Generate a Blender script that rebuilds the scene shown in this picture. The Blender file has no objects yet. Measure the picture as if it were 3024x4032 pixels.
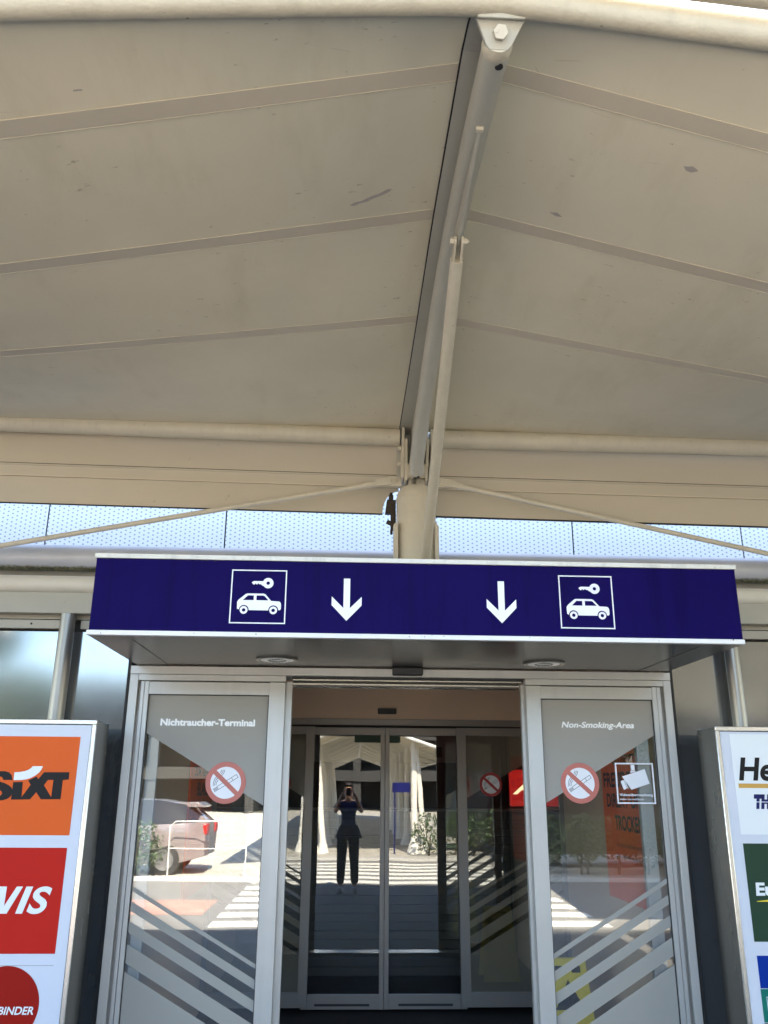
import bpy, bmesh, math, random
from mathutils import Vector, Matrix
random.seed(7)
C = bpy.context.scene
COL = C.collection
rad = math.radians
H = 1.70                                   # camera height

# ------------------------------------------------------------------ materials
def new_mat(name):
    m = bpy.data.materials.new(name); m.use_nodes = True
    nt = m.node_tree; nt.nodes.clear()
    out = nt.nodes.new('ShaderNodeOutputMaterial')
    return m, nt, out
def nd(nt, t, **kw):
    n = nt.nodes.new(t)
    for k, v in kw.items(): setattr(n, k, v)
    return n
def coords(nt, scale=(1,1,1), world=False):
    mp = nd(nt, 'ShaderNodeMapping'); mp.inputs['Scale'].default_value = scale
    if world:
        g = nd(nt, 'ShaderNodeNewGeometry'); nt.links.new(g.outputs['Position'], mp.inputs['Vector'])
    else:
        g = nd(nt, 'ShaderNodeTexCoord'); nt.links.new(g.outputs['Object'], mp.inputs['Vector'])
    return mp.outputs['Vector']
def noise(nt, vec, scale, detail=4, rough=0.6):
    n = nd(nt, 'ShaderNodeTexNoise'); n.inputs['Scale'].default_value = scale
    n.inputs['Detail'].default_value = detail; n.inputs['Roughness'].default_value = rough
    nt.links.new(vec, n.inputs['Vector']); return n.outputs['Fac']
def ramp(nt, fac, stops):
    r = nd(nt, 'ShaderNodeValToRGB'); e = r.color_ramp.elements
    e[0].position, e[0].color = stops[0][0], (*stops[0][1], 1)
    e[1].position, e[1].color = stops[-1][0], (*stops[-1][1], 1)
    for p, c in stops[1:-1]:
        x = e.new(p); x.color = (*c, 1)
    nt.links.new(fac, r.inputs['Fac']); return r.outputs['Color']
def mixc(nt, fac, a, b, mode='MIX'):
    m = nd(nt, 'ShaderNodeMix', data_type='RGBA', blend_type=mode)
    for s, v in ((0, fac), (6, a), (7, b)):
        if hasattr(v, 'links'): nt.links.new(v, m.inputs[s])
        elif isinstance(v, (int, float)): m.inputs[s].default_value = v
        else: m.inputs[s].default_value = (*v, 1)
    return m.outputs[2]
def bumpn(nt, h, strength, dist=0.01):
    b = nd(nt, 'ShaderNodeBump'); b.inputs['Strength'].default_value = strength
    b.inputs['Distance'].default_value = dist
    nt.links.new(h, b.inputs['Height']); return b.outputs['Normal']
def sc(c, f): return tuple(min(1, x*f) for x in c)
KEEP = ('sign white','white lettering','white sticker','sign trim','sign lower trim','acrylic face','acrylic white','asphalt','zebra paint','kerb stone','white column','bright frame','lamp glass','orange banner','vestibule wall','yellow vinyl')
def paint(name, col, rough=0.5, metal=0.0, var=0.08, nscale=2.0, bump=0.0, bscale=60, specks=0.0,
          speck_scale=40, streak=0.0, spec=0.5, stretch=(1,1,1), coat=0.0, rvar=0.0):
    if name not in KEEP: col = sc(col, 0.82)
    m, nt, out = new_mat(name)
    p = nd(nt, 'ShaderNodeBsdfPrincipled')
    p.inputs['Roughness'].default_value = rough; p.inputs['Metallic'].default_value = metal
    p.inputs['Specular IOR Level'].default_value = spec; p.inputs['Coat Weight'].default_value = coat
    v = coords(nt, stretch, True)
    f = noise(nt, v, nscale, 5, 0.65)
    c = ramp(nt, f, [(0.25, sc(col, 1-var)), (0.75, sc(col, 1+var))])
    if streak:
        v2 = coords(nt, (14, 14, 0.5), True)
        f2 = noise(nt, v2, 1.0, 5, 0.7)
        g = ramp(nt, f2, [(0.50, (1,1,1)), (0.75, (1-streak,)*3)])
        c = mixc(nt, 1.0, c, g, 'MULTIPLY')
    if specks:
        v3 = coords(nt, (1,1,1), True)
        f3 = noise(nt, v3, speck_scale, 3, 0.75)
        g = ramp(nt, f3, [(0.68, (1,1,1)), (0.76, (1-specks,)*3)])
        c = mixc(nt, 1.0, c, g, 'MULTIPLY')
    nt.links.new(c, p.inputs['Base Color'])
    if bump:
        nt.links.new(bumpn(nt, noise(nt, coords(nt, stretch, True), bscale, 4), bump, 0.004), p.inputs['Normal'])
    if rvar:
        r = nd(nt, 'ShaderNodeMapRange'); nt.links.new(f, r.inputs[0])
        r.inputs[1].default_value = 0.3; r.inputs[2].default_value = 0.7
        r.inputs[3].default_value = max(0.02, rough-rvar); r.inputs[4].default_value = rough+rvar
        nt.links.new(r.outputs[0], p.inputs['Roughness'])
    nt.links.new(p.outputs[0], out.inputs[0]); return m

def glass(name, refl=0.10, wav=0.0, wscale=2.0, tint=(0.93,0.96,0.95)):
    m, nt, out = new_mat(name)
    t = nd(nt, 'ShaderNodeBsdfTransparent'); t.inputs[0].default_value = (*tint, 1)
    g = nd(nt, 'ShaderNodeBsdfGlossy'); g.inputs['Roughness'].default_value = 0.0
    g.inputs[0].default_value = (1,1,1,1)
    lw = nd(nt, 'ShaderNodeFresnel'); lw.inputs['IOR'].default_value = 1.5
    mx = nd(nt, 'ShaderNodeMath', operation='MAXIMUM'); nt.links.new(lw.outputs[0], mx.inputs[0])
    mx.inputs[1].default_value = refl
    if wav:
        n = bumpn(nt, noise(nt, coords(nt, (1,1,1), True), wscale, 1, 0.3), wav, 0.02)
        nt.links.new(n, g.inputs['Normal'])
    s = nd(nt, 'ShaderNodeMixShader')
    nt.links.new(mx.outputs[0], s.inputs[0]); nt.links.new(t.outputs[0], s.inputs[1]); nt.links.new(g.outputs[0], s.inputs[2])
    nt.links.new(s.outputs[0], out.inputs[0]); return m
def film(name, col=(0.55,0.54,0.50), see=0.18, transl=0.35):
    m, nt, out = new_mat(name)
    d = nd(nt, 'ShaderNodeBsdfDiffuse'); d.inputs[0].default_value = (*col, 1)
    tl = nd(nt, 'ShaderNodeBsdfTranslucent'); tl.inputs[0].default_value = (*col, 1)
    tr = nd(nt, 'ShaderNodeBsdfTransparent')
    a = nd(nt, 'ShaderNodeMixShader'); a.inputs[0].default_value = transl
    nt.links.new(d.outputs[0], a.inputs[1]); nt.links.new(tl.outputs[0], a.inputs[2])
    b = nd(nt, 'ShaderNodeMixShader'); b.inputs[0].default_value = see
    nt.links.new(a.outputs[0], b.inputs[1]); nt.links.new(tr.outputs[0], b.inputs[2])
    nt.links.new(b.outputs[0], out.inputs[0]); return m
def emit(name, col, s):
    m, nt, out = new_mat(name)
    e = nd(nt, 'ShaderNodeEmission'); e.inputs[0].default_value = (*col, 1); e.inputs[1].default_value = s
    nt.links.new(e.outputs[0], out.inputs[0]); return m

M = {}
def membrane_mat():
    m, nt, out = new_mat('canopy membrane')
    p = nd(nt, 'ShaderNodeBsdfPrincipled'); p.inputs['Roughness'].default_value = 0.62
    p.inputs['Specular IOR Level'].default_value = 0.3
    col = (0.76, 0.67, 0.495)
    f = noise(nt, coords(nt, (1,1,1), True), 0.9, 5, 0.6)
    c = ramp(nt, f, [(0.3, sc(col, 0.93)), (0.7, sc(col, 1.06))])
    big = noise(nt, coords(nt, (0.8,0.5,1), True), 0.55, 3, 0.5)
    tone = ramp(nt, big, [(0.36, (0.90,0.94,0.98)), (0.62, (1,1,1))])
    c = mixc(nt, 1.0, c, tone, 'MULTIPLY')
    wst = noise(nt, coords(nt, (1.5,0.35,1), True), 3.0, 5, 0.65)
    c = mixc(nt, 1.0, c, ramp(nt, wst, [(0.55, (1,1,1)), (0.72, (0.93,0.925,0.90))]), 'MULTIPLY')
    sp = noise(nt, coords(nt, (1, 2.2, 1), True), 16, 3, 0.8)
    cluster = noise(nt, coords(nt, (1,1,1), True), 1.7, 2, 0.5)
    ad = nd(nt, 'ShaderNodeMath', operation='MULTIPLY_ADD'); nt.links.new(cluster, ad.inputs[0]); ad.inputs[1].default_value = 0.35
    nt.links.new(sp, ad.inputs[2])
    g = ramp(nt, ad.outputs[0], [(0.865, (1,1,1)), (0.92, (0.70,0.66,0.62))])
    c = mixc(nt, 1.0, c, g, 'MULTIPLY')
    # thin scuffs
    v = nd(nt, 'ShaderNodeTexVoronoi', feature='DISTANCE_TO_EDGE'); v.inputs['Scale'].default_value = 1.6
    nt.links.new(coords(nt, (0.8, 2.0, 1), True), v.inputs['Vector'])
    l = ramp(nt, v.outputs['Distance'], [(0.0, (0.75,0.72,0.68)), (0.006, (1,1,1))])
    msk = ramp(nt, noise(nt, coords(nt, (1,1,1), True), 3.1, 3, 0.7), [(0.62, (0,0,0)), (0.70, (1,1,1))])
    c2 = mixc(nt, 1.0, c, l, 'MULTIPLY')
    c = mixc(nt, msk, c, c2)
    nt.links.new(c, p.inputs['Base Color'])
    b = noise(nt, coords(nt, (1,1,1), True), 300, 2)
    b2 = noise(nt, coords(nt, (0.7,2.2,1), True), 2.2, 3)
    n1 = nd(nt, 'ShaderNodeBump'); n1.inputs['Strength'].default_value = 0.08; n1.inputs['Distance'].default_value = 0.002
    nt.links.new(b, n1.inputs['Height'])
    n2 = nd(nt, 'ShaderNodeBump'); n2.inputs['Strength'].default_value = 0.25; n2.inputs['Distance'].default_value = 0.012
    nt.links.new(b2, n2.inputs['Height']); nt.links.new(n1.outputs[0], n2.inputs['Normal'])
    nt.links.new(n2.outputs[0], p.inputs['Normal'])
    nt.links.new(p.outputs[0], out.inputs[0]); return m
def steel_wall_mat():
    m, nt, out = new_mat('brushed steel cladding')
    p = nd(nt, 'ShaderNodeBsdfPrincipled'); p.inputs['Metallic'].default_value = 0.75
    f = noise(nt, coords(nt, (1,1,1), True), 2.4, 5, 0.6)
    c = ramp(nt, f, [(0.3, (0.23,0.24,0.245)), (0.7, (0.30,0.305,0.305))])
    st = noise(nt, coords(nt, (5,5,1.5), True), 5, 4, 0.8)
    g = ramp(nt, st, [(0.655, (1,1,1)), (0.75, (0.40,0.40,0.45))])
    c = mixc(nt, 1.0, c, g, 'MULTIPLY'); nt.links.new(c, p.inputs['Base Color'])
    r = nd(nt, 'ShaderNodeMapRange'); nt.links.new(f, r.inputs[0]); r.inputs[3].default_value = 0.07; r.inputs[4].default_value = 0.13
    nt.links.new(r.outputs[0], p.inputs['Roughness'])
    b = noise(nt, coords(nt, (1.2,1.2,1.2), True), 1.1, 2)
    nt.links.new(bumpn(nt, b, 0.05, 0.02), p.inputs['Normal'])
    nt.links.new(p.outputs[0], out.inputs[0]); return m
def perf_mat():
    m, nt, out = new_mat('perforated white sheet')
    p = nd(nt, 'ShaderNodeBsdfPrincipled'); p.inputs['Roughness'].default_value = 0.45
    tc = nd(nt, 'ShaderNodeTexCoord'); sp = nd(nt, 'ShaderNodeSeparateXYZ'); nt.links.new(tc.outputs['Object'], sp.inputs[0])
    def mth(op, a, b=None):
        n = nd(nt, 'ShaderNodeMath', operation=op)
        for i, v in enumerate((a, b)):
            if v is None: continue
            if hasattr(v, 'links'): nt.links.new(v, n.inputs[i])
            else: n.inputs[i].default_value = v
        return n.outputs[0]
    px, pz = 0.0773, 0.0371
    def cell(ox, oz):
        u = mth('ABSOLUTE', mth('SUBTRACT', mth('FRACT', mth('ADD', mth('DIVIDE', sp.outputs[0], px), 40+ox)), 0.5))
        w = mth('ABSOLUTE', mth('SUBTRACT', mth('FRACT', mth('ADD', mth('DIVIDE', sp.outputs[2], pz), 40+oz)), 0.5))
        ux = mth('MULTIPLY', u, px); wz = mth('MULTIPLY', w, pz*1.15)
        return mth('SQRT', mth('ADD', mth('MULTIPLY', ux, ux), mth('MULTIPLY', wz, wz)))
    dmin = mth('MINIMUM', cell(0, 0), cell(0.5, 0.5))
    c = ramp(nt, mth('MULTIPLY', dmin, 40), [(0.26, (0.20,0.215,0.23)), (0.40, (0.50,0.51,0.515))])
    nt.links.new(c, p.inputs['Base Color'])
    nt.links.new(p.outputs[0], out.inputs[0]); return m
def moss_pipe_mat():
    m, nt, out = new_mat('grey gutter metal')
    p = nd(nt, 'ShaderNodeBsdfPrincipled'); p.inputs['Roughness'].default_value = 0.40; p.inputs['Metallic'].default_value = 0.1
    tc = nd(nt, 'ShaderNodeNewGeometry'); s = nd(nt, 'ShaderNodeSeparateXYZ'); nt.links.new(tc.outputs['Position'], s.inputs[0])
    n = noise(nt, coords(nt, (1,1,1), True), 26, 4, 0.7)
    a = nd(nt, 'ShaderNodeMath', operation='MULTIPLY_ADD'); nt.links.new(n, a.inputs[0]); a.inputs[1].default_value = 0.028; nt.links.new(s.outputs[2], a.inputs[2])
    r = nd(nt, 'ShaderNodeMapRange'); nt.links.new(a.outputs[0], r.inputs[0]); r.inputs[1].default_value = 3.088; r.inputs[2].default_value = 3.100
    base = ramp(nt, noise(nt, coords(nt, (1,1,1), True), 3, 4), [(0.3, (0.39,0.395,0.41)), (0.7, (0.46,0.465,0.48))])
    moss = ramp(nt, noise(nt, coords(nt, (1,1,1), True), 40, 3), [(0.4, (0.05,0.05,0.02)), (0.7, (0.22,0.21,0.12))])
    c = mixc(nt, r.outputs[0], moss, base)
    nt.links.new(c, p.inputs['Base Color'])
    inv = nd(nt, 'ShaderNodeMath', operation='MULTIPLY'); nt.links.new(r.outputs[0], inv.inputs[0]); inv.inputs[1].default_value = 0.12
    nt.links.new(inv.outputs[0], p.inputs['Metallic'])
    nt.links.new(p.outputs[0], out.inputs[0]); return m
def paving_mat(name, c1, c2, sx, sy):
    m, nt, out = new_mat(name)
    p = nd(nt, 'ShaderNodeBsdfPrincipled'); p.inputs['Roughness'].default_value = 0.8
    b = nd(nt, 'ShaderNodeTexBrick'); b.inputs['Scale'].default_value = 1.0
    b.inputs['Brick Width'].default_value = sx; b.inputs['Row Height'].default_value = sy; b.inputs['Mortar Size'].default_value = 0.006
    b.inputs['Color1'].default_value = (*c1, 1); b.inputs['Color2'].default_value = (*c2, 1); b.inputs['Mortar'].default_value = (*sc(c1, 0.45), 1)
    nt.links.new(coords(nt, (1,1,1), True), b.inputs['Vector'])
    f = ramp(nt, noise(nt, coords(nt, (1,1,1), True), 0.8, 6, 0.7), [(0.3, (0.8,0.8,0.8)), (0.7, (1.1,1.1,1.1))])
    c = mixc(nt, 1.0, b.outputs['Color'], f, 'MULTIPLY')
    nt.links.new(c, p.inputs['Base Color']); nt.links.new(p.outputs[0], out.inputs[0]); return m

CREAM = (0.66, 0.60, 0.47)
M['membrane'] = membrane_mat()
M['seam'] = paint('seam weld', (0.70,0.615,0.475), 0.6, var=0.06, nscale=3)
M['piping'] = paint('seam edge', (0.72,0.63,0.47), 0.5, var=0.05)
M['cream'] = paint('cream paint', CREAM, 0.48, var=0.08, nscale=4, bump=0.25, bscale=45, specks=0.5, speck_scale=28, streak=0.10)
M['creamr'] = paint('rough cream paint', (0.66,0.59,0.45), 0.5, var=0.08, nscale=6, bump=0.6, bscale=70, specks=0.8, speck_scale=24, streak=0.14)
M['beam'] = paint('grey beige paint', (0.52,0.50,0.42), 0.42, var=0.05, nscale=4, bump=0.4, bscale=55, specks=0.5, speck_scale=26)
M['fascia'] = paint('fascia sheet', (0.60,0.53,0.405), 0.5, var=0.05, nscale=1.5, specks=0.25, speck_scale=14, stretch=(0.5,1,1.6))
M['dark'] = paint('dark gap', (0.015,0.014,0.013), 0.7)
M['rubber'] = paint('black rubber', (0.02,0.02,0.022), 0.5)
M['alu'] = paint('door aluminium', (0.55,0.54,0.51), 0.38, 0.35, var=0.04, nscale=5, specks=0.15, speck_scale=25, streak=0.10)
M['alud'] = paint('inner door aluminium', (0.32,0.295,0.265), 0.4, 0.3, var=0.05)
M['band'] = paint('lintel metal', (0.44,0.405,0.325), 0.45, 0.1, var=0.05, nscale=3, specks=0.4, speck_scale=14)
M['tube'] = paint('ivory tube', (0.70,0.64,0.53), 0.36, 0.0, var=0.06, nscale=5, specks=0.3, speck_scale=35)
M['post'] = paint('satin metal post', (0.36,0.34,0.30), 0.36, 0.6, var=0.05, nscale=3)
M['wall'] = steel_wall_mat()
M['perf'] = perf_mat()
M['gutter'] = moss_pipe_mat()
M['blue'] = paint('sign blue', (0.0080,0.0030,0.082), 0.45, var=0.14, nscale=2, streak=0.36, specks=0.0, spec=0.04)
M['white'] = paint('sign white', (0.78,0.78,0.80), 0.4, var=0.03)
M['trim'] = paint('sign trim', (0.66,0.635,0.56), 0.45, 0.1, var=0.06, nscale=4, specks=0.35, speck_scale=35, streak=0.22)
M['trimw'] = paint('sign lower trim', (0.74,0.73,0.70), 0.45, 0.0, var=0.04, nscale=4, specks=0.25, speck_scale=35)
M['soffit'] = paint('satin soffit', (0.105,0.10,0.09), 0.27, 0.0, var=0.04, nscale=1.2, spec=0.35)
M['ring'] = paint('lamp ring', (0.55,0.53,0.48), 0.25, 0.8)
M['lens'] = paint('lamp glass', (0.85,0.83,0.77), 0.25, 0.0, var=0.25, nscale=45)
M['ss'] = paint('stainless cabinet', (0.25,0.235,0.205), 0.26, 0.9, var=0.10, nscale=2.5, stretch=(1,1,0.35), rvar=0.06)
M['ssb'] = paint('bright frame', (0.80,0.76,0.68), 0.25, 0.85, var=0.05, nscale=3)
M['face'] = paint('acrylic face', (0.56,0.585,0.645), 0.3, var=0.03)
M['facew'] = paint('acrylic white', (0.70,0.73,0.74), 0.3, var=0.03)
M['orange'] = paint('orange vinyl', (0.80,0.135,0.025), 0.4, var=0.05, spec=0.10)
M['red'] = paint('red vinyl', (0.56,0.022,0.014), 0.4, var=0.06, spec=0.08)
M['dred'] = paint('dark red vinyl', (0.34,0.014,0.009), 0.4, var=0.06, spec=0.08)
M['green'] = paint('green vinyl', (0.017,0.052,0.028), 0.4, var=0.06, spec=0.2)
M['rblue'] = paint('royal blue vinyl', (0.003,0.034,0.30), 0.4, var=0.06, spec=0.08)
M['teal'] = paint('teal vinyl', (0.006,0.17,0.13), 0.4, var=0.06, spec=0.2)
M['black'] = paint('black vinyl', (0.008,0.008,0.009), 0.35, spec=0.2)
M['navy'] = paint('navy vinyl', (0.012,0.015,0.12), 0.4, spec=0.2)
M['gold'] = paint('gold vinyl', (0.65,0.36,0.06), 0.35)
M['yellow'] = paint('yellow vinyl', (0.80,0.62,0.03), 0.35)
M['salmon'] = paint('faded red sticker', (0.56,0.155,0.115), 0.4, var=0.04)
M['stred'] = paint('red sticker', (0.42,0.010,0.014), 0.35, var=0.04)
M['stickw'] = paint('white sticker', (0.74,0.74,0.76), 0.4)
M['letter'] = paint('white lettering', (0.93,0.93,0.92), 0.5)
M['glass'] = glass('door glass', 0.15, 0.014, 2.5, (0.97,0.985,0.98))
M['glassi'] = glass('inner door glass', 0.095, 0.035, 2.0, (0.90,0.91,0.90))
M['glassl'] = glass('leaf glass', 0.02, 0.0, 2.5, (0.99,0.99,0.99))
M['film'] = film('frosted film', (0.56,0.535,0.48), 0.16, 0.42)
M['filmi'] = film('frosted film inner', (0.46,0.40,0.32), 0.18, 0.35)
M['rust'] = paint('rusty iron', (0.05,0.038,0.025), 0.85, var=0.5, nscale=30, bump=0.6, bscale=40)
M['smear'] = paint('grey smear', (0.52,0.46,0.40), 0.6, var=0.1, nscale=20)
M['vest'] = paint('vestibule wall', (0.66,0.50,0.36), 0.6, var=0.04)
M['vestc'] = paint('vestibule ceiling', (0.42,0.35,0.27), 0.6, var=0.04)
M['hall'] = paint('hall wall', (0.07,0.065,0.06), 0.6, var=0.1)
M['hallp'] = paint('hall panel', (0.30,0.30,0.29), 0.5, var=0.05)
M['mat'] = paint('entrance mat', (0.02,0.017,0.015), 0.9, var=0.2, nscale=60)
M['banner'] = paint('orange banner', (0.88,0.14,0.03), 0.5, var=0.04)
M['asphalt'] = paint('asphalt', (0.20,0.19,0.175), 0.85, var=0.12, nscale=1.2, specks=0.25, speck_scale=60)
M['zebra'] = paint('zebra paint', (0.74,0.71,0.62), 0.7, var=0.08, nscale=5, specks=0.25, speck_scale=18)
M['pink'] = paving_mat('pink paving', (0.46,0.26,0.20), (0.50,0.30,0.24), 0.2, 0.1)
M['pave'] = paving_mat('grey paving', (0.42,0.39,0.34), (0.47,0.44,0.38), 0.4, 0.4)
M['paved'] = paving_mat('dark paving', (0.085,0.08,0.076), (0.105,0.10,0.094), 0.4, 0.4)
M['ground'] = paving_mat('pale concrete', (0.44,0.40,0.335), (0.48,0.44,0.37), 1.2, 1.2)
M['kerb'] = paint('kerb stone', (0.50,0.48,0.44), 0.8, var=0.1)
M['colw'] = paint('white column', (0.74,0.71,0.64), 0.4, var=0.05)
M['carp'] = paint('pearl car paint', (0.26,0.215,0.21), 0.2, 0.1, coat=0.6)
M['vanp'] = paint('dark van paint', (0.025,0.032,0.03), 0.3, coat=0.4)
M['carg'] = paint('car glass', (0.02,0.022,0.028), 0.06)
M['rim'] = paint('alloy rim', (0.55,0.55,0.56), 0.25, 0.9)
M['tail'] = paint('tail lamp', (0.5,0.02,0.02), 0.2)
M['leafa'] = paint('hedge leaf', (0.055,0.095,0.03), 0.5, var=0.5, nscale=9)
M['leafb'] = paint('tree leaf', (0.06,0.10,0.035), 0.5, var=0.5, nscale=5)
M['bark'] = paint('bark', (0.14,0.11,0.085), 0.9, var=0.3, nscale=12, bump=0.8, bscale=30)
M['bldg'] = paint('far concrete', (0.035,0.033,0.03), 0.8, var=0.1, nscale=0.6)
M['bdark'] = paint('far opening', (0.02,0.02,0.022), 0.7)
M['skin'] = paint('skin', (0.55,0.33,0.24), 0.5, var=0.04)
M['hair'] = paint('dark hair', (0.03,0.02,0.015), 0.6)
M['shirt'] = paint('blue shirt', (0.009,0.018,0.085), 0.8, var=0.1, nscale=12)
M['jacket'] = paint('black jacket', (0.018,0.018,0.024), 0.8, var=0.1, nscale=12)
M['trous'] = paint('dark trousers', (0.016,0.016,0.02), 0.8, var=0.1)
M['shoe'] = paint('grey trainers', (0.28,0.28,0.30), 0.6)
M['avisr'] = emit('lit red sign', (0.55,0.012,0.01), 0.09)
M['avisw'] = emit('lit sign letters', (1.0,0.78,0.42), 0.20)
M['slat'] = paint('slatted shutter', (0.10,0.095,0.085), 0.5, var=0.06)

# ------------------------------------------------------------------ mesh builder
class MB:
    def __init__(s): s.v = []; s.f = []; s.m = []
    def add(s, vs, fs, m=0):
        o = len(s.v); s.v += [tuple(x) for x in vs]
        for f in fs: s.f.append(tuple(i+o for i in f)); s.m.append(m)
        return s
    def box(s, x0, x1, y0, y1, z0, z1, m=0):
        v = [(x,y,z) for z in (z0,z1) for y in (y0,y1) for x in (x0,x1)]
        return s.add(v, [(0,2,3,1),(4,5,7,6),(0,1,5,4),(2,6,7,3),(0,4,6,2),(1,3,7,5)], m)
    def prism(s, pts, y0, y1, m=0):
        """polygon in XZ, extruded from y0 (front) to y1"""
        n = len(pts)
        a = sum(pts[i][0]*pts[(i+1)%n][1]-pts[(i+1)%n][0]*pts[i][1] for i in range(n))
        if a < 0: pts = pts[::-1]
        v = [(x,y0,z) for x,z in pts]+[(x,y1,z) for x,z in pts]
        f = [tuple(range(n)), tuple(range(2*n-1, n-1, -1))]
        f += [((i+1)%n, i, n+i, n+(i+1)%n) for i in range(n)]
        return s.add(v, f, m)
    def sweep(s, pts, rs, n=20, m=0, caps=True):
        pts = [Vector(p) for p in pts]
        if not hasattr(rs, '__len__'): rs = [rs]*len(pts)
        t0 = (pts[1]-pts[0]).normalized()
        up = Vector((0,0,1)) if abs(t0.z) < 0.9 else Vector((0,1,0))
        u = t0.cross(up).normalized(); vs = []; fs = []
        for i, p in enumerate(pts):
            t = (pts[min(i+1, len(pts)-1)]-pts[max(i-1, 0)]).normalized()
            u = (u-t*u.dot(t)).normalized(); w = t.cross(u)
            for k in range(n):
                a = 2*math.pi*k/n; vs.append(p+(u*math.cos(a)+w*math.sin(a))*rs[i])
        for i in range(len(pts)-1):
            for k in range(n):
                fs.append((i*n+k, i*n+(k+1)%n, (i+1)*n+(k+1)%n, (i+1)*n+k))
        if caps:
            fs.append(tuple(range(n-1, -1, -1))); fs.append(tuple(range((len(pts)-1)*n, len(pts)*n)))
        return s.add(vs, fs, m)
    def tube(s, p, q, r, r2=None, n=24, m=0): return s.sweep([p, q], [r, r if r2 is None else r2], n, m)
    def lathe(s, c, prof, n=40, m=0, axis='z'):
        vs = []; fs = []
        for r, z in prof:
            for k in range(n):
                a = 2*math.pi*k/n
                vs.append((c[0]+r*math.cos(a), c[1]+r*math.sin(a), c[2]+z))
        for i in range(len(prof)-1):
            for k in range(n):
                fs.append((i*n+k, i*n+(k+1)%n, (i+1)*n+(k+1)%n, (i+1)*n+k))
        return s.add(vs, fs, m)
    def disc(s, cx, cz, r, y0, y1, m=0, n=48, r0=0):
        if r0 == 0: return s.prism([(cx+r*math.cos(2*math.pi*k/n), cz+r*math.sin(2*math.pi*k/n)) for k in range(n)], y0, y1, m)
        v = []; f = []
        for y in (y0, y1):
            for rr in (r, r0):
                v += [(cx+rr*math.cos(2*math.pi*k/n), y, cz+rr*math.sin(2*math.pi*k/n)) for k in range(n)]
        for k in range(n):
            j = (k+1) % n
            f += [(k, j, n+j, n+k), (2*n+k, 3*n+k, 3*n+j, 2*n+j), (k, 2*n+k, 2*n+j, j), (n+k, n+j, 3*n+j, 3*n+k)]
        return s.add(v, f, m)
    def build(s, name, mats, parent=None, smooth=True, bevel=0):
        me = bpy.data.meshes.new(name)
        off = Vector((0,0,0))
        if parent is not None:
            off = parent.matrix_basis.translation.copy()
            q = parent
            while q.parent is not None:
                q = q.parent; off += q.matrix_basis.translation
        me.from_pydata([Vector(x)-off for x in s.v], [], s.f)
        if not isinstance(mats, (list, tuple)): mats = [mats]
        for x in mats: me.materials.append(M[x] if isinstance(x, str) else x)
        for p, k in zip(me.polygons, s.m): p.material_index = k
        bm = bmesh.new(); bm.from_mesh(me); bmesh.ops.recalc_face_normals(bm, faces=bm.faces); bm.to_mesh(me); bm.free()
        if smooth:
            for p in me.polygons: p.use_smooth = True
            me.set_sharp_from_angle(angle=rad(32))
        me.update()
        o = bpy.data.objects.new(name, me); COL.objects.link(o)
        if parent is not None: o.parent = parent
        if bevel:
            b = o.modifiers.new('bevel', 'BEVEL'); b.width = bevel; b.segments = 2; b.limit_method = 'ANGLE'
        return o
def thing(name, loc, label, cat, group=None):
    o = bpy.data.objects.new(name, None); COL.objects.link(o); o.location = loc
    o.empty_display_size = 0.1
    o['label'] = label; o['category'] = cat
    if group: o['group'] = group
    return o
def tag(o, label, cat, group=None):
    o['label'] = label; o['category'] = cat
    if group: o['group'] = group
    return o
def structure(o): o['kind'] = 'structure'; return o
def copy_tree(o, parent=None):
    c = o.copy(); COL.objects.link(c)
    if parent is not None: c.parent = parent
    for ch in list(o.children): copy_tree(ch, c)
    return c
def text_mesh(body, bold=0.0, spacing=1.0):
    cu = bpy.data.curves.new('txt', 'FONT'); cu.body = body; cu.size = 1; cu.offset = bold
    cu.space_character = spacing; cu.resolution_u = 6
    ob = bpy.data.objects.new('txt', cu); COL.objects.link(ob)
    dg = bpy.context.evaluated_depsgraph_get()
    me = bpy.data.meshes.new_from_object(ob.evaluated_get(dg))
    vs = [v.co.copy() for v in me.vertices]; fs = [tuple(p.vertices) for p in me.polygons]
    bpy.data.objects.remove(ob); bpy.data.curves.remove(cu); bpy.data.meshes.remove(me)
    return vs, fs
_cap = {}
def cap_h(b):
    if b not in _cap:
        vs, _ = text_mesh('H', b); _cap[b] = (min(v.y for v in vs), max(v.y for v in vs))
    return _cap[b]
def put_text(mb, body, x0, x1, z0, z1, y, m=0, bold=0.0, shear=0.0, spacing=1.0, frame=None):
    """capital height z0..z1, full width x0..x1, on the plane facing -Y (or frame = origin,u,v)"""
    vs, fs = text_mesh(body, bold, spacing)
    lo, hi = cap_h(bold)
    vs = [Vector((v.x+shear*(v.y-lo), v.y, 0)) for v in vs]
    a, b = min(v.x for v in vs), max(v.x for v in vs)
    out = []
    for v in vs:
        X = x0+(v.x-a)/(b-a)*(x1-x0); Z = z0+(v.y-lo)/(hi-lo)*(z1-z0)
        out.append((X, y, Z) if frame is None else tuple(frame[0]+frame[1]*X+frame[2]*Z))
    mb.add(out, fs, m)

# ------------------------------------------------------------------ ENTRANCE CANOPY
BX = 0.43
def beam_z(Y): d = Y-3.2; return 3.980-0.0195*d-0.084*d*d
RY = [2.24, 3.06, 3.90, 4.6, 5.34]
RZ = [4.014, 4.062, 4.046, 4.040, 4.040]
DL = [0.21, 0.188, 0.124, 0.06, -0.008]
DR = [0.275, 0.240, 0.172, 0.085, 0.002]
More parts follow.
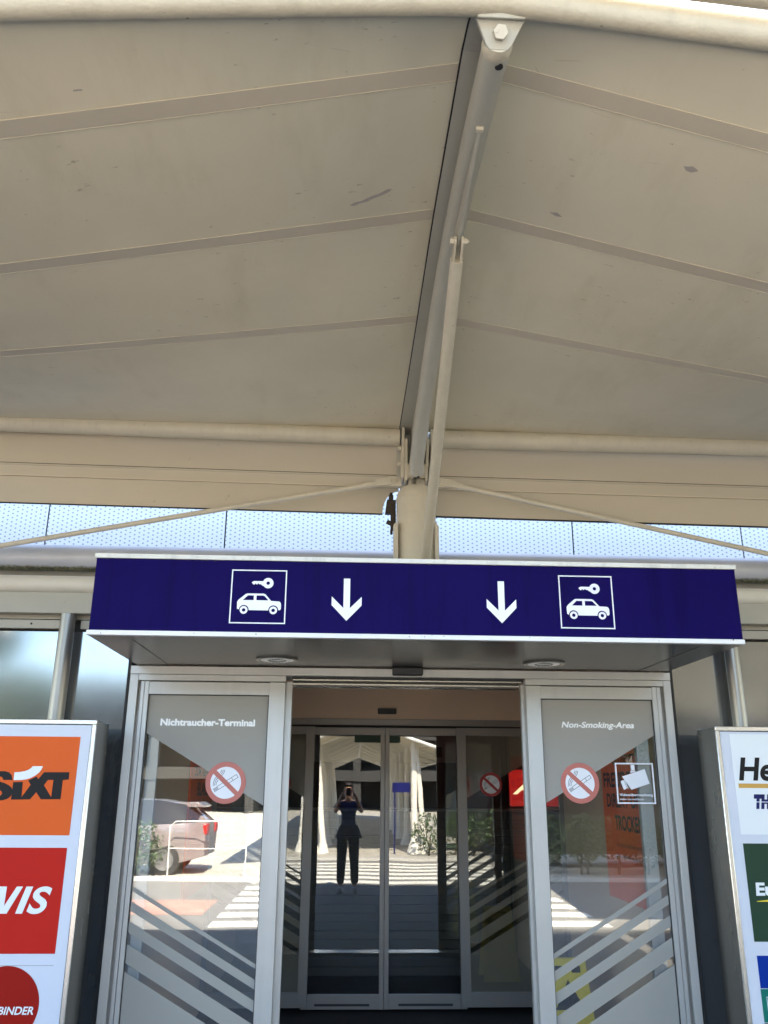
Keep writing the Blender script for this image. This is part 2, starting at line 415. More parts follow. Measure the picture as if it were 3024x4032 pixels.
# the arched front tube: drooping and coming forward towards both ends
TX = [-3.40,-2.792,-2.302,-1.797,-1.275,-0.732,-0.165,0.43,1.007,1.561,2.098,2.618,3.125,3.621,4.10]
TY = [1.575,1.626,1.665,1.708,1.754,1.805,1.861,1.925,1.869,1.819,1.773,1.732,1.694,1.659,1.63]
TZ = [3.24,3.356,3.449,3.545,3.644,3.747,3.855,3.968,3.838,3.713,3.593,3.476,3.362,3.250,3.14]
def lerp(xs, ys, x):
    for i in range(len(xs)-1):
        if x <= xs[i+1]:
            t = (x-xs[i])/(xs[i+1]-xs[i]); return ys[i]+t*(ys[i+1]-ys[i])
    return ys[-1]
def crv(tab, X):
    return (lerp(TX, tab, max(TX[0], X-0.15))+2*lerp(TX, tab, X)+lerp(TX, tab, min(TX[-1], X+0.15)))/4
def back_z(X, Y, side):
    dd = abs(X-BX); tab = DL if side < 0 else DR
    k = lambda t: (lerp(RY, t, max(RY[0], Y-0.12))+2*lerp(RY, t, Y)+lerp(RY, t, min(RY[-1], Y+0.12)))/4
    return k(RZ)-k(tab)*(dd if dd < 2.2 else 2.2+(dd-2.2)*0.6)-0.01*math.sin(math.pi*min(1, dd/3.2))
def front_y(X): return crv(TY, X)+0.022
def mem_z(X, Y, side):
    if Y >= 2.24: return back_z(X, Y, side)
    yf = front_y(X); zf = crv(TZ, X)-0.014
    v = max(0, min(1, (Y-yf)/(2.24-yf)))
    return zf+(back_z(X, 2.24, side)-zf)*(1-(1-v)**2.3)
def make_canopy():
    root = thing('entrance_canopy', (0.45, 5.3, 2.86), 'cream painted steel canopy with beige membrane roof over the entrance', 'canopy')
    for side in (-1, 1):
        xs = [BX-0.075]+[BX-0.15*k for k in range(1, 25)] if side < 0 else [BX+0.02]+[BX+0.15*k for k in range(1, 25)]
        yb = [2.24,2.26,2.4,2.6,2.8,2.986,3.06,3.3,3.6,3.826,3.9,4.2,4.6,5.0,5.34]
        vv = [0,0.03,0.07,0.12,0.18,0.25,0.33,0.42,0.52,0.63,0.74,0.85,0.93]
        mb = MB()
        for t in (0, 0.006):
            vs = []
            for v in vv:
                for x in xs:
                    y = front_y(x)+v*(2.24-front_y(x)); vs.append((x, y, mem_z(x, y, side)+t))
            vs += [(x, y, mem_z(x, y, side)+t) for y in yb for x in xs]
            n = len(xs); fs = [(j*n+i, j*n+i+1, (j+1)*n+i+1, (j+1)*n+i) for j in range(len(vv)+len(yb)-1) for i in range(n-1)]
            mb.add(vs, fs)
        o = mb.build('roof_membrane', ['membrane'], root)
        o.data.set_sharp_from_angle(angle=rad(80))
        for Y in (2.26, 3.06, 3.90):
            w = 0.074; sm = MB()
            vs = []; 
            for t in (-0.0024, -0.0003):
                for y in (Y, Y-w/2, Y-w):
                    vs += [(x, y, mem_z(x, y, side)+t) for x in xs]
            n = len(xs)
            fs = []
            for i in range(n-1):
                for r in (0, 1): fs += [(r*n+i, r*n+i+1, (r+1)*n+i+1, (r+1)*n+i), ((3+r)*n+i, (4+r)*n+i, (4+r)*n+i+1, (3+r)*n+i+1)]
                fs += [(i, 3*n+i, 3*n+i+1, i+1), (2*n+i, 2*n+i+1, 5*n+i+1, 5*n+i)]
            sm.add(vs, fs, 0)
            sm.sweep([(x, Y+0.003, mem_z(x, Y, side)-0.0018) for x in xs], 0.0017, 6, 1)
            so = sm.build('seam_strip', ['seam', 'piping'], o)
            so.data.set_sharp_from_angle(angle=rad(25))
    # stains on the membrane
    def patch(pts):
        side = -1 if sum(p[0] for p in pts)/len(pts) < BX else 1
        mb = MB()
        n = len(pts)
        mb.add([(x, y, mem_z(x, y, side)-0.0022) for x, y in pts]+[(x, y, mem_z(x, y, side)-0.0012) for x, y in pts],
               [tuple(range(n)), tuple(range(2*n-1, n-1, -1))]+[(i, (i+1) % n, n+(i+1) % n, n+i) for i in range(n)])
        mb.build('stain', ['smear'], root, smooth=False)
    patch([(-0.02,2.885),(0.0,2.87),(0.03,2.865),(0.06,2.845),(0.10,2.83),(0.13,2.81),(0.15,2.81),(0.135,2.83),(0.11,2.845),(0.075,2.86),(0.05,2.875),(0.02,2.88),(0.0,2.892)])
    patch([(1.17,2.425),(1.20,2.415),(1.225,2.43),(1.205,2.447),(1.185,2.443)])
    patch([(0.80,2.875),(0.83,2.865),(0.855,2.885),(0.83,2.89)])
    patch([(-0.87,2.10),(-0.845,2.10),(-0.842,2.106),(-0.87,2.106)])
    # front edge tubes
    pts = []; pts2 = []
    for k in range(-24, 25):
        X = BX+0.15*k
        pts.append((X, crv(TY, X), crv(TZ, X))); pts2.append((X, crv(TY, X)-0.088-0.001*abs(k), crv(TZ, X)+0.034+0.0008*abs(k)))
    MB().sweep(pts, 0.043, 24).build('front_tube', ['creamr'], root)
    MB().sweep(pts2, 0.036, 20).build('front_tube', ['creamr'], root)
    # ridge beam: arched tube and its flange
    ys = [2.0+3.0*k/24 for k in range(25)]
    b = MB().sweep([(BX, y, beam_z(y)) for y in ys], 0.0455, 28)
    b.sweep([(BX, 5.0, beam_z(5.0)), (BX+0.010, 5.075, beam_z(5.075)-0.010)], [0.0455, 0.044], 28)
    bo = b.build('ridge_beam', ['beam'], root)
    hb = MB().tube((BX+0.012, 2.055, beam_z(2.055)-0.047), (BX+0.012, 2.055, beam_z(2.055)-0.0445), 0.013, n=16)
    hb.build('drain_hole', ['dark'], bo); hb = MB()
    hb.tube((BX+0.016, 5.055, beam_z(5.055)-0.058), (BX+0.016, 5.055, beam_z(5.055)-0.0475), 0.009, n=16)
    hb.build('drain_hole', ['dark'], bo)
    fl = MB()
    fys = [1.95]+ys+[5.15,5.30,5.385]
    for i in range(len(fys)-1):
        y0, y1 = fys[i], fys[i+1]; 
        def zt(y): return mem_z(BX-0.075, y, -1)-0.004
        vs = []
        for y in (y0, y1):
            vs += [(BX-0.088, y, zt(y)-0.010), (BX+0.02, y, zt(y)-0.010), (BX+0.02, y, zt(y)), (BX-0.088, y, zt(y))]
            vs += [(BX-0.012, y, beam_z(y)), (BX+0.012, y, beam_z(y)), (BX+0.012, y, zt(y)-0.01), (BX-0.012, y, zt(y)-0.01)]
        fl.add(vs, [(0,1,9,8),(1,2,10,9),(2,3,11,10),(3,0,8,11)])
        fl.add(vs, [(4,12,15,7),(5,6,14,13)])
    fo = fl.build('flange_plate', ['beam'], bo)
    MB().sweep([(BX-0.090, y, zt(y)-0.004) for y in fys], 0.0036, 8).build('gasket', ['dark'], bo)
    # front bracket with hex bolt
    def tilt(p, a=rad(-38)):     # bracket local: u right, w down the plate, n out of the plate
        u, w, n = p
        return (BX+u, 1.945+w*math.sin(rad(35))+n*-math.cos(rad(35)), 3.93-w*math.cos(rad(35))*0.95+n*-math.sin(rad(35)))
    br = MB()
    tr = [(-0.085,-0.01),(0.085,-0.01),(0.040,0.085),(0.028,0.10),(-0.028,0.10),(-0.040,0.085)]
    vs = [tilt((u,w,0.012)) for u,w in tr]+[tilt((u,w,-0.012)) for u,w in tr]; n = 6
    br.add(vs, [tuple(range(n)), tuple(range(2*n-1,n-1,-1))]+[(i,(i+1)%n,n+(i+1)%n,n+i) for i in range(n)])
    vs = [tilt((u,w,d)) for d in (0.012,0.035) for u,w in ((-0.085,-0.02),(0.085,-0.02),(0.072,0.016),(-0.072,0.016))]
    br.add(vs, [(0,1,2,3),(7,6,5,4),(0,4,5,1),(1,5,6,2),(2,6,7,3),(3,7,4,0)])
    bro = br.build('end_bracket', ['beam'], root, bevel=0.003)
    bt = MB(); hx = [tilt((0.024*math.cos(a), 0.052+0.024*math.sin(a), d)) for d in (0.012,0.034) for a in [math.pi/3*k+0.1 for k in range(6)]]
    bt.add(hx, [(0,1,2,3,4,5),(11,10,9,8,7,6)]+[(i,(i+1)%6,6+(i+1)%6,6+i) for i in range(6)])
    bt.build('hex_bolt', ['cream'], bro, smooth=False, bevel=0.002)
    MB().sweep([(BX,1.99,beam_z(2.0)-0.0),(BX,2.012,beam_z(2.01)),(BX,2.03,beam_z(2.03))], [0.043,0.049,0.0465], 28).build('collar', ['creamr'], bro)
    # fin under the beam and strut
    fin = MB()
    z0 = lambda y: beam_z(y)-0.044
    pr = [(2.37,z0(2.37)),(2.38,z0(2.38)-0.012),(2.96,z0(2.96)-0.11),(3.02,z0(3.02)-0.11),(3.03,z0(3.03))]
    vs = [(BX-0.006,y,z) for y,z in pr]+[(BX+0.006,y,z) for y,z in pr]; n = len(pr)
    fin.add(vs, [tuple(range(n)), tuple(range(2*n-1,n-1,-1))]+[(i,(i+1)%n,n+(i+1)%n,n+i) for i in range(n)])
    MB().box(BX-0.013,BX+0.013,2.355,2.3695,z0(2.37)-0.016,z0(2.37)+0.004).build('end_cap', ['cream'], bo)
    fin.build('fin_plate', ['beam'], bo)
    T = Vector((0.431, 3.00, 3.800)); B = Vector((0.492, 5.17, 3.02)); d = (B-T).normalized()
    st = MB().tube(T, B, 0.0275, 0.0305, 28)
    so = st.build('strut', ['cream'], root)
    fk = MB()
    up = Vector((1,0,0)).cross(d).normalized()
    for sx in (-0.019, 0.010):
        c0 = T-d*0.085; 
        pts = []
        for a in range(0, 181, 20): pts.append(c0-d*0.02*math.sin(rad(a))*1.1+up*0.022*math.cos(rad(a)))
        pts += [T-up*0.022, T+up*0.022]
        n = len(pts)
        vs = [p+Vector((sx,0,0)) for p in pts]+[p+Vector((sx+0.009,0,0)) for p in pts]
        fk.add(vs, [tuple(range(n)), tuple(range(2*n-1,n-1,-1))]+[(i,(i+1)%n,n+(i+1)%n,n+i) for i in range(n)])
    fk.build('fork', ['cream'], so)
    pn = MB(); c0 = T-d*0.085
    pn.tube(c0+Vector((-0.020,0,0)), c0+Vector((-0.036,0,0)), 0.017, n=6).build('pivot_bolt', ['cream'], so); pn = MB(); pn.tube(c0+Vector((0.020,0,0)), c0+Vector((0.034,0,0)), 0.015, n=6)
    pn.tube(c0+Vector((0.034,0,0)), c0+Vector((0.042,0,0)), 0.009, n=12)
    pn.build('pivot_nut', ['cream'], so)
    # column
    cx, cy = 0.4505, 5.3
    col = MB().sweep([(cx,cy,2.80),(cx,cy,3.53),(cx,cy,3.575),(cx,cy,3.605)], [0.130,0.130,0.122,0.098], 40)
    col.box(cx-0.055,cx+0.053,cy-0.06,cy+0.06,3.60,3.665)
    co = col.build('column', ['cream'], root)
    MB().lathe((cx,cy,3.527), [(0.1295,-0.006),(0.1335,-0.003),(0.1335,0.003),(0.1295,0.006)], 40).build('weld_bead', ['creamr'], co)
    for s, xa, xb in ((-1,0.297,0.326),(1,0.563,0.590)):
        MB().prism([(xa,2.80),(xb,2.80)]+([(xb,3.345),(xb-0.008,3.345),(xa,3.325)] if s<0 else [(xb,3.318),(xa+0.010,3.345),(xa,3.345)]), cy-0.10, cy-0.04).build('side_plate', ['cream'], co, bevel=0.003)
    MB().prism([(0.325,3.66),(0.585,3.66),(0.585,4.075),(0.325,4.075)], 5.366, 5.378).build('end_plate', ['beam'], co)
    sd = MB()
    sd.prism([(0.348,3.655),(0.366,3.655),(0.370,4.01),(0.352,4.02)], cy-0.09, cy+0.05)
    sd.prism([(0.368,3.63),(0.386,3.63),(0.388,3.93),(0.370,3.93)], cy-0.10, cy+0.05)
    sd.prism([(0.503,3.63),(0.518,3.63),(0.536,3.93),(0.518,3.93)], cy-0.10, cy+0.05)
    sd.prism([(0.545,3.655),(0.565,3.655),(0.565,4.01),(0.545,4.01)], cy-0.08, cy+0.05)
    sd.tube((0.386,cy-0.085,3.702),(0.505,cy-0.085,3.702),0.052,n=28)
    sd.build('saddle', ['cream'], co, bevel=0.002)
    for z in (3.875, 3.765): MB().tube((0.347,cy-0.05,z),(0.322,cy-0.05,z),0.017,n=6).build('hex_bolt', ['cream'], co)
    # eave tubes, tie rods, gutter sheets
    MB().tube((0.340,5.30,3.975),(-3.35,5.30,4.030),0.0605,n=32).build('eave_tube', ['cream'], root)
    MB().tube((0.560,5.30,3.972),(4.20,5.30,3.972),0.0640,n=32).build('eave_tube', ['cream'], root)
    for s in (-1, 1):
        eye = Vector((0.296 if s < 0 else 0.603, 5.27, 3.650)); far = Vector((-3.35, 5.27, 2.92)) if s < 0 else Vector((4.2, 5.27, 2.90))
        dr = (far-eye).normalized(); up = Vector((0,0,1))
        st_ = eye+dr*0.155
        ro = MB().tube(st_, far, 0.0165, n=16).build('tie_rod', ['cream'], root)
        cl = MB()
        nrm = Vector((0,1,0)); w = nrm.cross(dr).normalized()
        for yy in (-0.016, 0.008):
            pts = [eye+w*0.026*math.cos(a)-dr*0.026*math.sin(a) for a in [math.pi*k/8 for k in range(9)]]
            pts += [eye+dr*0.06-w*0.026, eye+dr*0.145-w*0.018, eye+dr*0.145+w*0.018, eye+dr*0.06+w*0.026]
            n = len(pts); vs = [p+Vector((0,yy,0)) for p in pts]+[p+Vector((0,yy+0.008,0)) for p in pts]
            cl.add(vs, [tuple(range(n)), tuple(range(2*n-1,n-1,-1))]+[(i,(i+1)%n,n+(i+1)%n,n+i) for i in range(n)])
        cl.tube(eye+dr*0.12, eye+dr*0.19, 0.0215, n=18)
        cl.build('clevis', ['cream'], ro)
        MB().tube(eye+Vector((0,-0.018,0)), eye+Vector((0,-0.030,0)), 0.019, n=6).tube(eye+Vector((0,-0.030,0)), eye+Vector((0,-0.034,0)), 0.010, n=12).build('hex_nut', ['cream'], ro)
        xa, xb = (0.270, 0.350) if s < 0 else (0.545, 0.635)
        MB().prism([(xa,3.625),(xa+0.012,3.675),(xb-0.012,3.675),(xb,3.63),(xb,3.61),(xa,3.61)], 5.262, 5.275).build('lug_plate', ['cream'], co)
    for s in (-1, 1):
        k = MB()
        if s < 0:
            arc = [(0.345-0.110*math.cos(rad(a)), 3.485+0.155*math.sin(rad(a))) for a in range(0, 91, 10)]
            k.prism([(-3.3,3.516),(0.235,3.478)]+arc+[(0.345,3.700),(-3.3,3.745)], 5.452, 5.458)
            k.prism([(-3.3,3.70),(0.40,3.660),(0.40,3.745),(-3.3,3.79)], 5.436, 5.444, 0)
            k.prism([(-3.3,3.775),(0.42,3.732),(0.42,4.03),(-3.3,4.07)], 5.420, 5.426, 0)
            k.prism([(-3.3,3.7865),(0.345,3.7435),(0.345,3.7465),(-3.3,3.7895)], 5.4172, 5.4198, 1)
            k.prism([(-3.3,3.7000),(0.345,3.6620),(0.345,3.667),(-3.3,3.705)], 5.4320, 5.4355, 2)
            k.prism([(-3.3,3.509),(0.235,3.471),(0.235,3.478),(-3.3,3.516)], 5.450, 5.462, 1)
            k.box(-3.3,0.34,5.36,5.425,4.032,4.044)
        else:
            k.prism([(0.580,3.470),(4.15,3.430),(4.15,3.70),(0.580,3.700)], 5.452, 5.458)
            k.prism([(0.50,3.655),(4.15,3.625),(4.15,3.75),(0.50,3.75)], 5.436, 5.444, 0)
            k.prism([(0.49,3.735),(4.15,3.705),(4.15,4.03),(0.49,4.03)], 5.420, 5.426, 0)
            k.prism([(0.580,3.7455),(4.15,3.7155),(4.15,3.7185),(0.580,3.7485)], 5.4172, 5.4198, 1)
            k.prism([(0.580,3.656),(4.15,3.626),(4.15,3.631),(0.580,3.661)], 5.4320, 5.4355, 2)
            k.prism([(0.580,3.460),(4.15,3.420),(4.15,3.430),(0.580,3.470)], 5.450, 5.462, 1)
            k.box(0.57,4.15,5.36,5.425,4.032,4.044)
        k.build('gutter_sheet', ['fascia', 'dark', 'piping'], root, smooth=False)
    rc = MB()
    rc.prism([(0.250,3.465),(0.322,3.465),(0.324,3.562),(0.262,3.562)], 5.40, 5.444)
    rc.tube((0.290,5.40,3.56),(0.290,5.40,3.595),0.017,n=6); rc.tube((0.290,5.40,3.59),(0.290,5.40,3.61),0.011,n=10)
    rc.box(0.288,0.322,5.37,5.43,3.345,3.47); rc.tube((0.262,5.40,3.405),(0.305,5.40,3.385),0.016,n=10); rc.tube((0.293,5.40,3.35),(0.293,5.40,3.315),0.009,n=8)
    rc.build('rusty_clamp', ['rust'], root, bevel=0.003)
    return root
canopy = make_canopy()
for dx, lab in ((-7.4, 'next bay of the beige membrane canopy, left beyond the orange sign'), (7.4, 'next bay of the beige membrane canopy, right beyond the green sign')):
    c = copy_tree(canopy); c.location.x += dx; c['label'] = lab; c['group'] = 'canopy bays along the facade'
canopy['group'] = 'canopy bays along the facade'

# ------------------------------------------------------------------ TERMINAL BUILDING
bld = thing('terminal_building', (0.35, 5.4, 0), 'airport terminal front with steel cladding and white perforated upper panels', 'building')
for i in range(7):
    x0 = -5.564+1.509*i-0.006; x1 = x0+1.509-0.012
    mb = MB().box(x0, x1, 7.00, 7.015, 2.92, 5.6)
    mb.build('perforated_panel', ['perf'], bld)
MB().box(-16, 17, 7.04, 7.15, 3.0, 5.6).build('upper_wall', ['bdark'], bld)
MB().box(-16, 17, 7.15, 15, 5.3, 5.6).build('roof', ['bldg'], bld)
MB().box(-16, 17, 15, 15.2, 0, 5.5).build('rear_wall', ['bldg'], bld)
MB().tube((-9,5.55,3.150),(10,5.55,3.150),0.0875,n=40).build('gutter_pipe', ['gutter'], bld)
MB().tube((-9,5.03,2.854),(10,5.03,2.838),0.0545,n=36).build('lintel_tube', ['tube'], bld)
lb = MB().box(-9,10,5.0,5.075,2.672,2.797)
lb.build('lintel_band', ['band'], bld, bevel=0.003)
MB().box(-9,10,5.18,7.04,2.84,2.90).build('lower_roof', ['white'], bld); MB().box(-9,10,5.64,5.68,2.90,3.135).build('upstand', ['band'], bld)
lb = MB().box(-9,10,5.088,5.20,2.652,2.80); lb.build('recess_strip', ['band'], bld)
for xa, xb in ((-9,-1.70),(-1.58,-1.27),(1.975,2.29),(2.40,10)):
    lb = MB().box(xa,xb,5.080,5.113,2.594,2.646); 
    if xa < -5: lb.tube((-1.87,5.0785,2.622),(-1.87,5.0825,2.622),0.007,n=10,m=1)
    lb.build('trim_strip', ['band','dark'], bld, bevel=0.002)
for xa, xb in ((-9,-1.268),(1.972,10)):
    MB().box(xa,xb,5.118,5.14,0.0,2.582).build('steel_cladding', ['wall'], bld)
MB().box(-9,10,5.15,5.17,2.55,2.86).build('backing', ['dark'], bld)
MB().box(-1.268,-1.246,5.05,5.17,0,2.55).build('shadow_gap', ['dark'], bld)
MB().box(1.949,1.972,5.05,5.17,0,2.55).build('shadow_gap', ['dark'], bld)
for x, r, n in ((-1.643,0.0445,0),(2.345,0.0415,1),(-5.6,0.0445,2),(6.3,0.0445,3)):
    MB().sweep([(x,5.033,0.0),(x,5.033,2.672)], r, 36).build('post', ['post'], bld)
# vestibule shell and hall behind
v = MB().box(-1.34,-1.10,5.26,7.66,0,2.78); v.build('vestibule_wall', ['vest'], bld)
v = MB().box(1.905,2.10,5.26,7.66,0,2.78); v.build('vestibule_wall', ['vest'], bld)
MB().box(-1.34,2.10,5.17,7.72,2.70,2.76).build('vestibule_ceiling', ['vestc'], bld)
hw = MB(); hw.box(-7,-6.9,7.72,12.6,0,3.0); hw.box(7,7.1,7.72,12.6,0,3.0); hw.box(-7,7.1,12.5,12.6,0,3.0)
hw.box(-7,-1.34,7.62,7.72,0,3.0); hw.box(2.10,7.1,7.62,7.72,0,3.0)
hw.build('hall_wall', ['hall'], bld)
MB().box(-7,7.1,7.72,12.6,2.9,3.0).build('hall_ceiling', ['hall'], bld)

# ------------------------------------------------------------------ BLUE SIGN BOX OVER THE DOOR
sg = thing('door_sign_canopy', (0.357, 4.5, 2.377), 'long dark blue sign box over the doors with white arrows and car and key symbols', 'sign')
MB().box(-1.203,1.926,3.995,5.02,2.3985,2.7475).build('sign_box', ['blue'], sg)
MB().box(-1.211,1.931,3.984,4.02,2.7475,2.7705).box(-1.211,1.931,4.02,5.02,2.7475,2.755).build('top_trim', ['trim'], sg, bevel=0.002)
MB().box(-1.211,1.931,3.985,4.012,2.376,2.3985).build('bottom_trim', ['trimw'], sg, bevel=0.002)
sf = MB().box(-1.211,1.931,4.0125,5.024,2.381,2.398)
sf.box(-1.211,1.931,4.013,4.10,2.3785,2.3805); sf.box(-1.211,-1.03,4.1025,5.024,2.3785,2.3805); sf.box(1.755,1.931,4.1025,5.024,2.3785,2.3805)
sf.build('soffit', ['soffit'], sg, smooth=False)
dm = MB()
for _ in range(46):
    x = random.choice([-1.15,-0.7,-0.42,0.38,0.40,0.9,1.5,1.85])+random.gauss(0,0.05); z = random.choice([2.4005,2.4005,2.743,2.389,2.757])+random.gauss(0,0.0025)
    r = random.uniform(0.0012,0.004); yy = 3.9942 if 2.3986 < z < 2.747 else 3.9832
    if -1.19 < x < 1.91: dm.prism([(x+r*random.uniform(.6,1.6)*math.cos(k*1.05), z+r*random.uniform(.5,1)*math.sin(k*1.05)) for k in range(6)], yy, yy+0.0015)
dm.build('dirt_specks', ['rust'], sg, smooth=False)['kind'] = 'stuff'
ys0, ys1 = 3.9925, 3.9965
def pictogram(ox):
    """square with key and car; ox = x of the square's left edge, 0.265 wide"""
    b = MB(); X0, X1, Z0, Z1, t = ox, ox+0.265, 2.4405, 2.7025, 0.0055
    b.box(X0,X1,ys0,ys1,Z1-t,Z1); b.box(X0,X1,ys0,ys1,Z0,Z0+t); b.box(X0,X0+t,ys0,ys1,Z0+t,Z1-t); b.box(X1-t,X1,ys0,ys1,Z0+t,Z1-t)
    b.build('square_border', ['white'], sg, smooth=False)
    k = MB(); cx, cz = ox+0.176, 2.638
    k.disc(cx, cz, 0.0255, ys0, ys1, 0, 40, 0.0085)
    k.prism([(cx-0.020,2.647),(ox+0.107,2.647),(ox+0.097,2.640),(ox+0.108,2.629),(ox+0.116,2.636),(ox+0.122,2.630),(ox+0.129,2.637),(ox+0.134,2.632),(ox+0.142,2.632),(ox+0.148,2.626),(ox+0.155,2.624),(cx-0.018,2.624)], ys0+0.0004, ys1)
    k.build('key_symbol', ['white'], sg, smooth=False)
    c = MB(); q = lambda x, z: (ox+x, z)
    w1, w2, wz, R = 0.066, 0.206, 2.5065, 0.0235
    def arch(wx):
        return [q(wx+R*math.cos(rad(a)), wz+R*math.sin(rad(a))) for a in range(10, 171, 16)][::-1]
    body = [q(0.034,2.512),q(0.033,2.545),q(0.040,2.556),q(0.072,2.583),q(0.080,2.586),q(0.158,2.586),q(0.167,2.582),q(0.194,2.551),
            q(0.232,2.549),q(0.239,2.544),q(0.242,2.535),q(0.242,2.513),q(0.238,2.507)]
    low = [q(w2+R,2.507)]+arch(w2)[::-1]+[q(w2-R,2.505)]+[q(w1+R,2.505)]+arch(w1)[::-1]+[q(w1-R,2.508)]
    c.prism(body+low, ys0+0.0008, ys1, 0)
    c.prism([q(0.060,2.5535),q(0.083,2.5765),q(0.111,2.5765),q(0.111,2.5535)], ys0, ys1-0.001, 1)
    c.prism([q(0.124,2.5535),q(0.124,2.5765),q(0.156,2.5765),q(0.163,2.573),q(0.181,2.5535)], ys0, ys1-0.001, 1)
    c.disc(ox+w1, wz-0.001, 0.0185, ys0, ys1, 0, 36, 0.0085); c.disc(ox+w2, wz-0.001, 0.0185, ys0, ys1, 0, 36, 0.0085)
    c.build('car_symbol', ['white', 'blue'], sg, smooth=False)
def arrow(cx):
    a = MB(); w = 0.0155
    a.prism([(cx-w,2.667),(cx+w,2.667),(cx+w,2.522),(cx+0.072,2.578),(cx+0.072,2.536),(cx,2.461),(cx-0.072,2.536),(cx-0.072,2.578),(cx-w,2.522)], ys0, ys1)
    a.build('arrow_symbol', ['white'], sg, smooth=False)
pictogram(-0.5525); pictogram(1.0375); arrow(0.003); arrow(0.7525)
for i, (x, y) in enumerate(((-0.375,4.725),(1.120,4.738))):
    d = thing('downlight', (x, y, 2.378), ('round recessed downlight in the sign soffit above the German non-smoking pane', 'round recessed downlight in the sign soffit above the English non-smoking pane')[i], 'downlight', 'downlights in the sign soffit')
    MB().lathe((x,y,2.378), [(0.1175,0.0),(0.1185,-0.004),(0.114,-0.0075),(0.104,-0.0085),(0.098,-0.006),(0.096,0.001)], 48).build('ring', ['ring'], d)
    lm = MB().lathe((x,y,2.378), [(0.0965,-0.002),(0.092,-0.0045),(0.05,-0.0055),(0.0005,-0.006)], 48)
    for k in range(28):
        a = 2*math.pi*k/28; lm.tube((x+0.055*math.cos(a),y+0.055*math.sin(a),2.378-0.0058),(x+0.090*math.cos(a),y+0.090*math.sin(a),2.378-0.005),0.0022,n=6)
    lm.lathe((x,y,2.378), [(0.052,-0.006),(0.050,-0.009),(0.046,-0.009),(0.044,-0.006)], 32, 1)
    lm.build('lens', ['lens','ring'], d)

# ------------------------------------------------------------------ OUTER DOOR FRAME
fr = thing('door_frame', (0.355, 5.1, 0), 'grey aluminium door frame with fixed glass side panes around the open entrance', 'door frame')
YD = 5.03
MB().box(-1.245,1.948,YD-0.004,YD+0.20,2.3275,2.3745).build('header', ['alu'], fr, bevel=0.002)
h = MB()
h.box(-0.305,1.053,YD+0.02,YD+0.20,2.317,2.3265); 
h.build('track_cover', ['rubber'], fr)
h = MB().box(-0.305,1.053,YD+0.030,YD+0.05,2.305,2.3125).box(-0.305,1.053,YD+0.075,YD+0.11,2.285,2.294)
h.build('track_rail', ['ring'], fr)
MB().box(-0.305,1.053,YD+0.11,YD+0.20,2.28,2.3165).build('track_back', ['soffit'], fr)
for xa, xb in ((-1.245,-1.1965),(1.9025,1.948)):
    MB().box(xa,xb,YD,YD+0.20,0,2.3265).build('jamb', ['alu'], fr, bevel=0.002)
MB().box(-1.19,1.90,YD-0.03,YD+0.16,0.0,0.014).build('threshold', ['ssb'], fr)
def no_smoking(cx, cz, r, y, mr, parent, label=None):
    s = MB(); k = r/0.113
    s.disc(cx, cz, r, y-0.0020, y, 0, 64, 0.086*k)
    s.disc(cx, cz, 0.0858*k, y-0.0016, y, 1, 64)
    a = rad(-42); u = Vector((math.cos(a), math.sin(a))); w = Vector((-u.y, u.x))
    L, b = 0.094*k, 0.0125*k
    s.prism([(cx+u.x*p+w.x*q, cz+u.y*p+w.y*q) for p, q in ((-L,-b),(L,-b),(L,b),(-L,b))], y-0.0023, y-0.0012, 0)
    a2 = rad(32); e = Vector((math.cos(a2), math.sin(a2))); g = Vector((-e.y, e.x))
    def P(p, q): return (cx+e.x*p*k+g.x*q*k, cz+e.y*p*k+g.y*q*k)
    def bar(p0, p1, q0, q1): s.prism([P(p0,q0),P(p1,q0),P(p1,q1),P(p0,q1)], y-0.0019, y-0.0010, 2)
    t = 0.0022
    bar(-0.052,0.072,0.006,0.006+t); bar(-0.052,0.072,-0.012,-0.012+t); bar(0.072,0.072+t,-0.012,0.008); bar(0.040,0.042,-0.012,0.006); bar(-0.052,-0.050,-0.012,0.006)
    for i in range(4): bar(-0.0575-0.006*i,-0.0548-0.006*i,-0.013,0.008)
    for i in range(3):
        rr = (0.018+0.008*i)
        pts = [(cx+(-0.036+rr*-math.cos(rad(x)))*k, cz+(-0.010+rr*1.45*math.sin(rad(x)))*k) for x in range(-10, 86, 16)]
        pin = [(cx+(-0.036+(rr-0.0024)*-math.cos(rad(x)))*k, cz+(-0.010+(rr-0.0024)*1.45*math.sin(rad(x)))*k) for x in range(-10, 86, 16)]
        s.prism(pts+pin[::-1], y-0.0019, y-0.0010, 2)
        pts = [(cx+(-0.046+rr*math.cos(rad(x))+0.004)*k, cz+(0.072-rr*1.2*math.sin(rad(x)))*k) for x in range(5, 75, 14)]
        pin = [(cx+(-0.046+(rr-0.0024)*math.cos(rad(x))+0.004)*k, cz+(0.072-(rr-0.0024)*1.2*math.sin(rad(x)))*k) for x in range(5, 75, 14)]
        s.prism(pts+pin[::-1], y-0.0019, y-0.0010, 2)
    o = s.build('no_smoking_sticker', [mr, 'stickw', 'black'], parent, smooth=False)
    return o
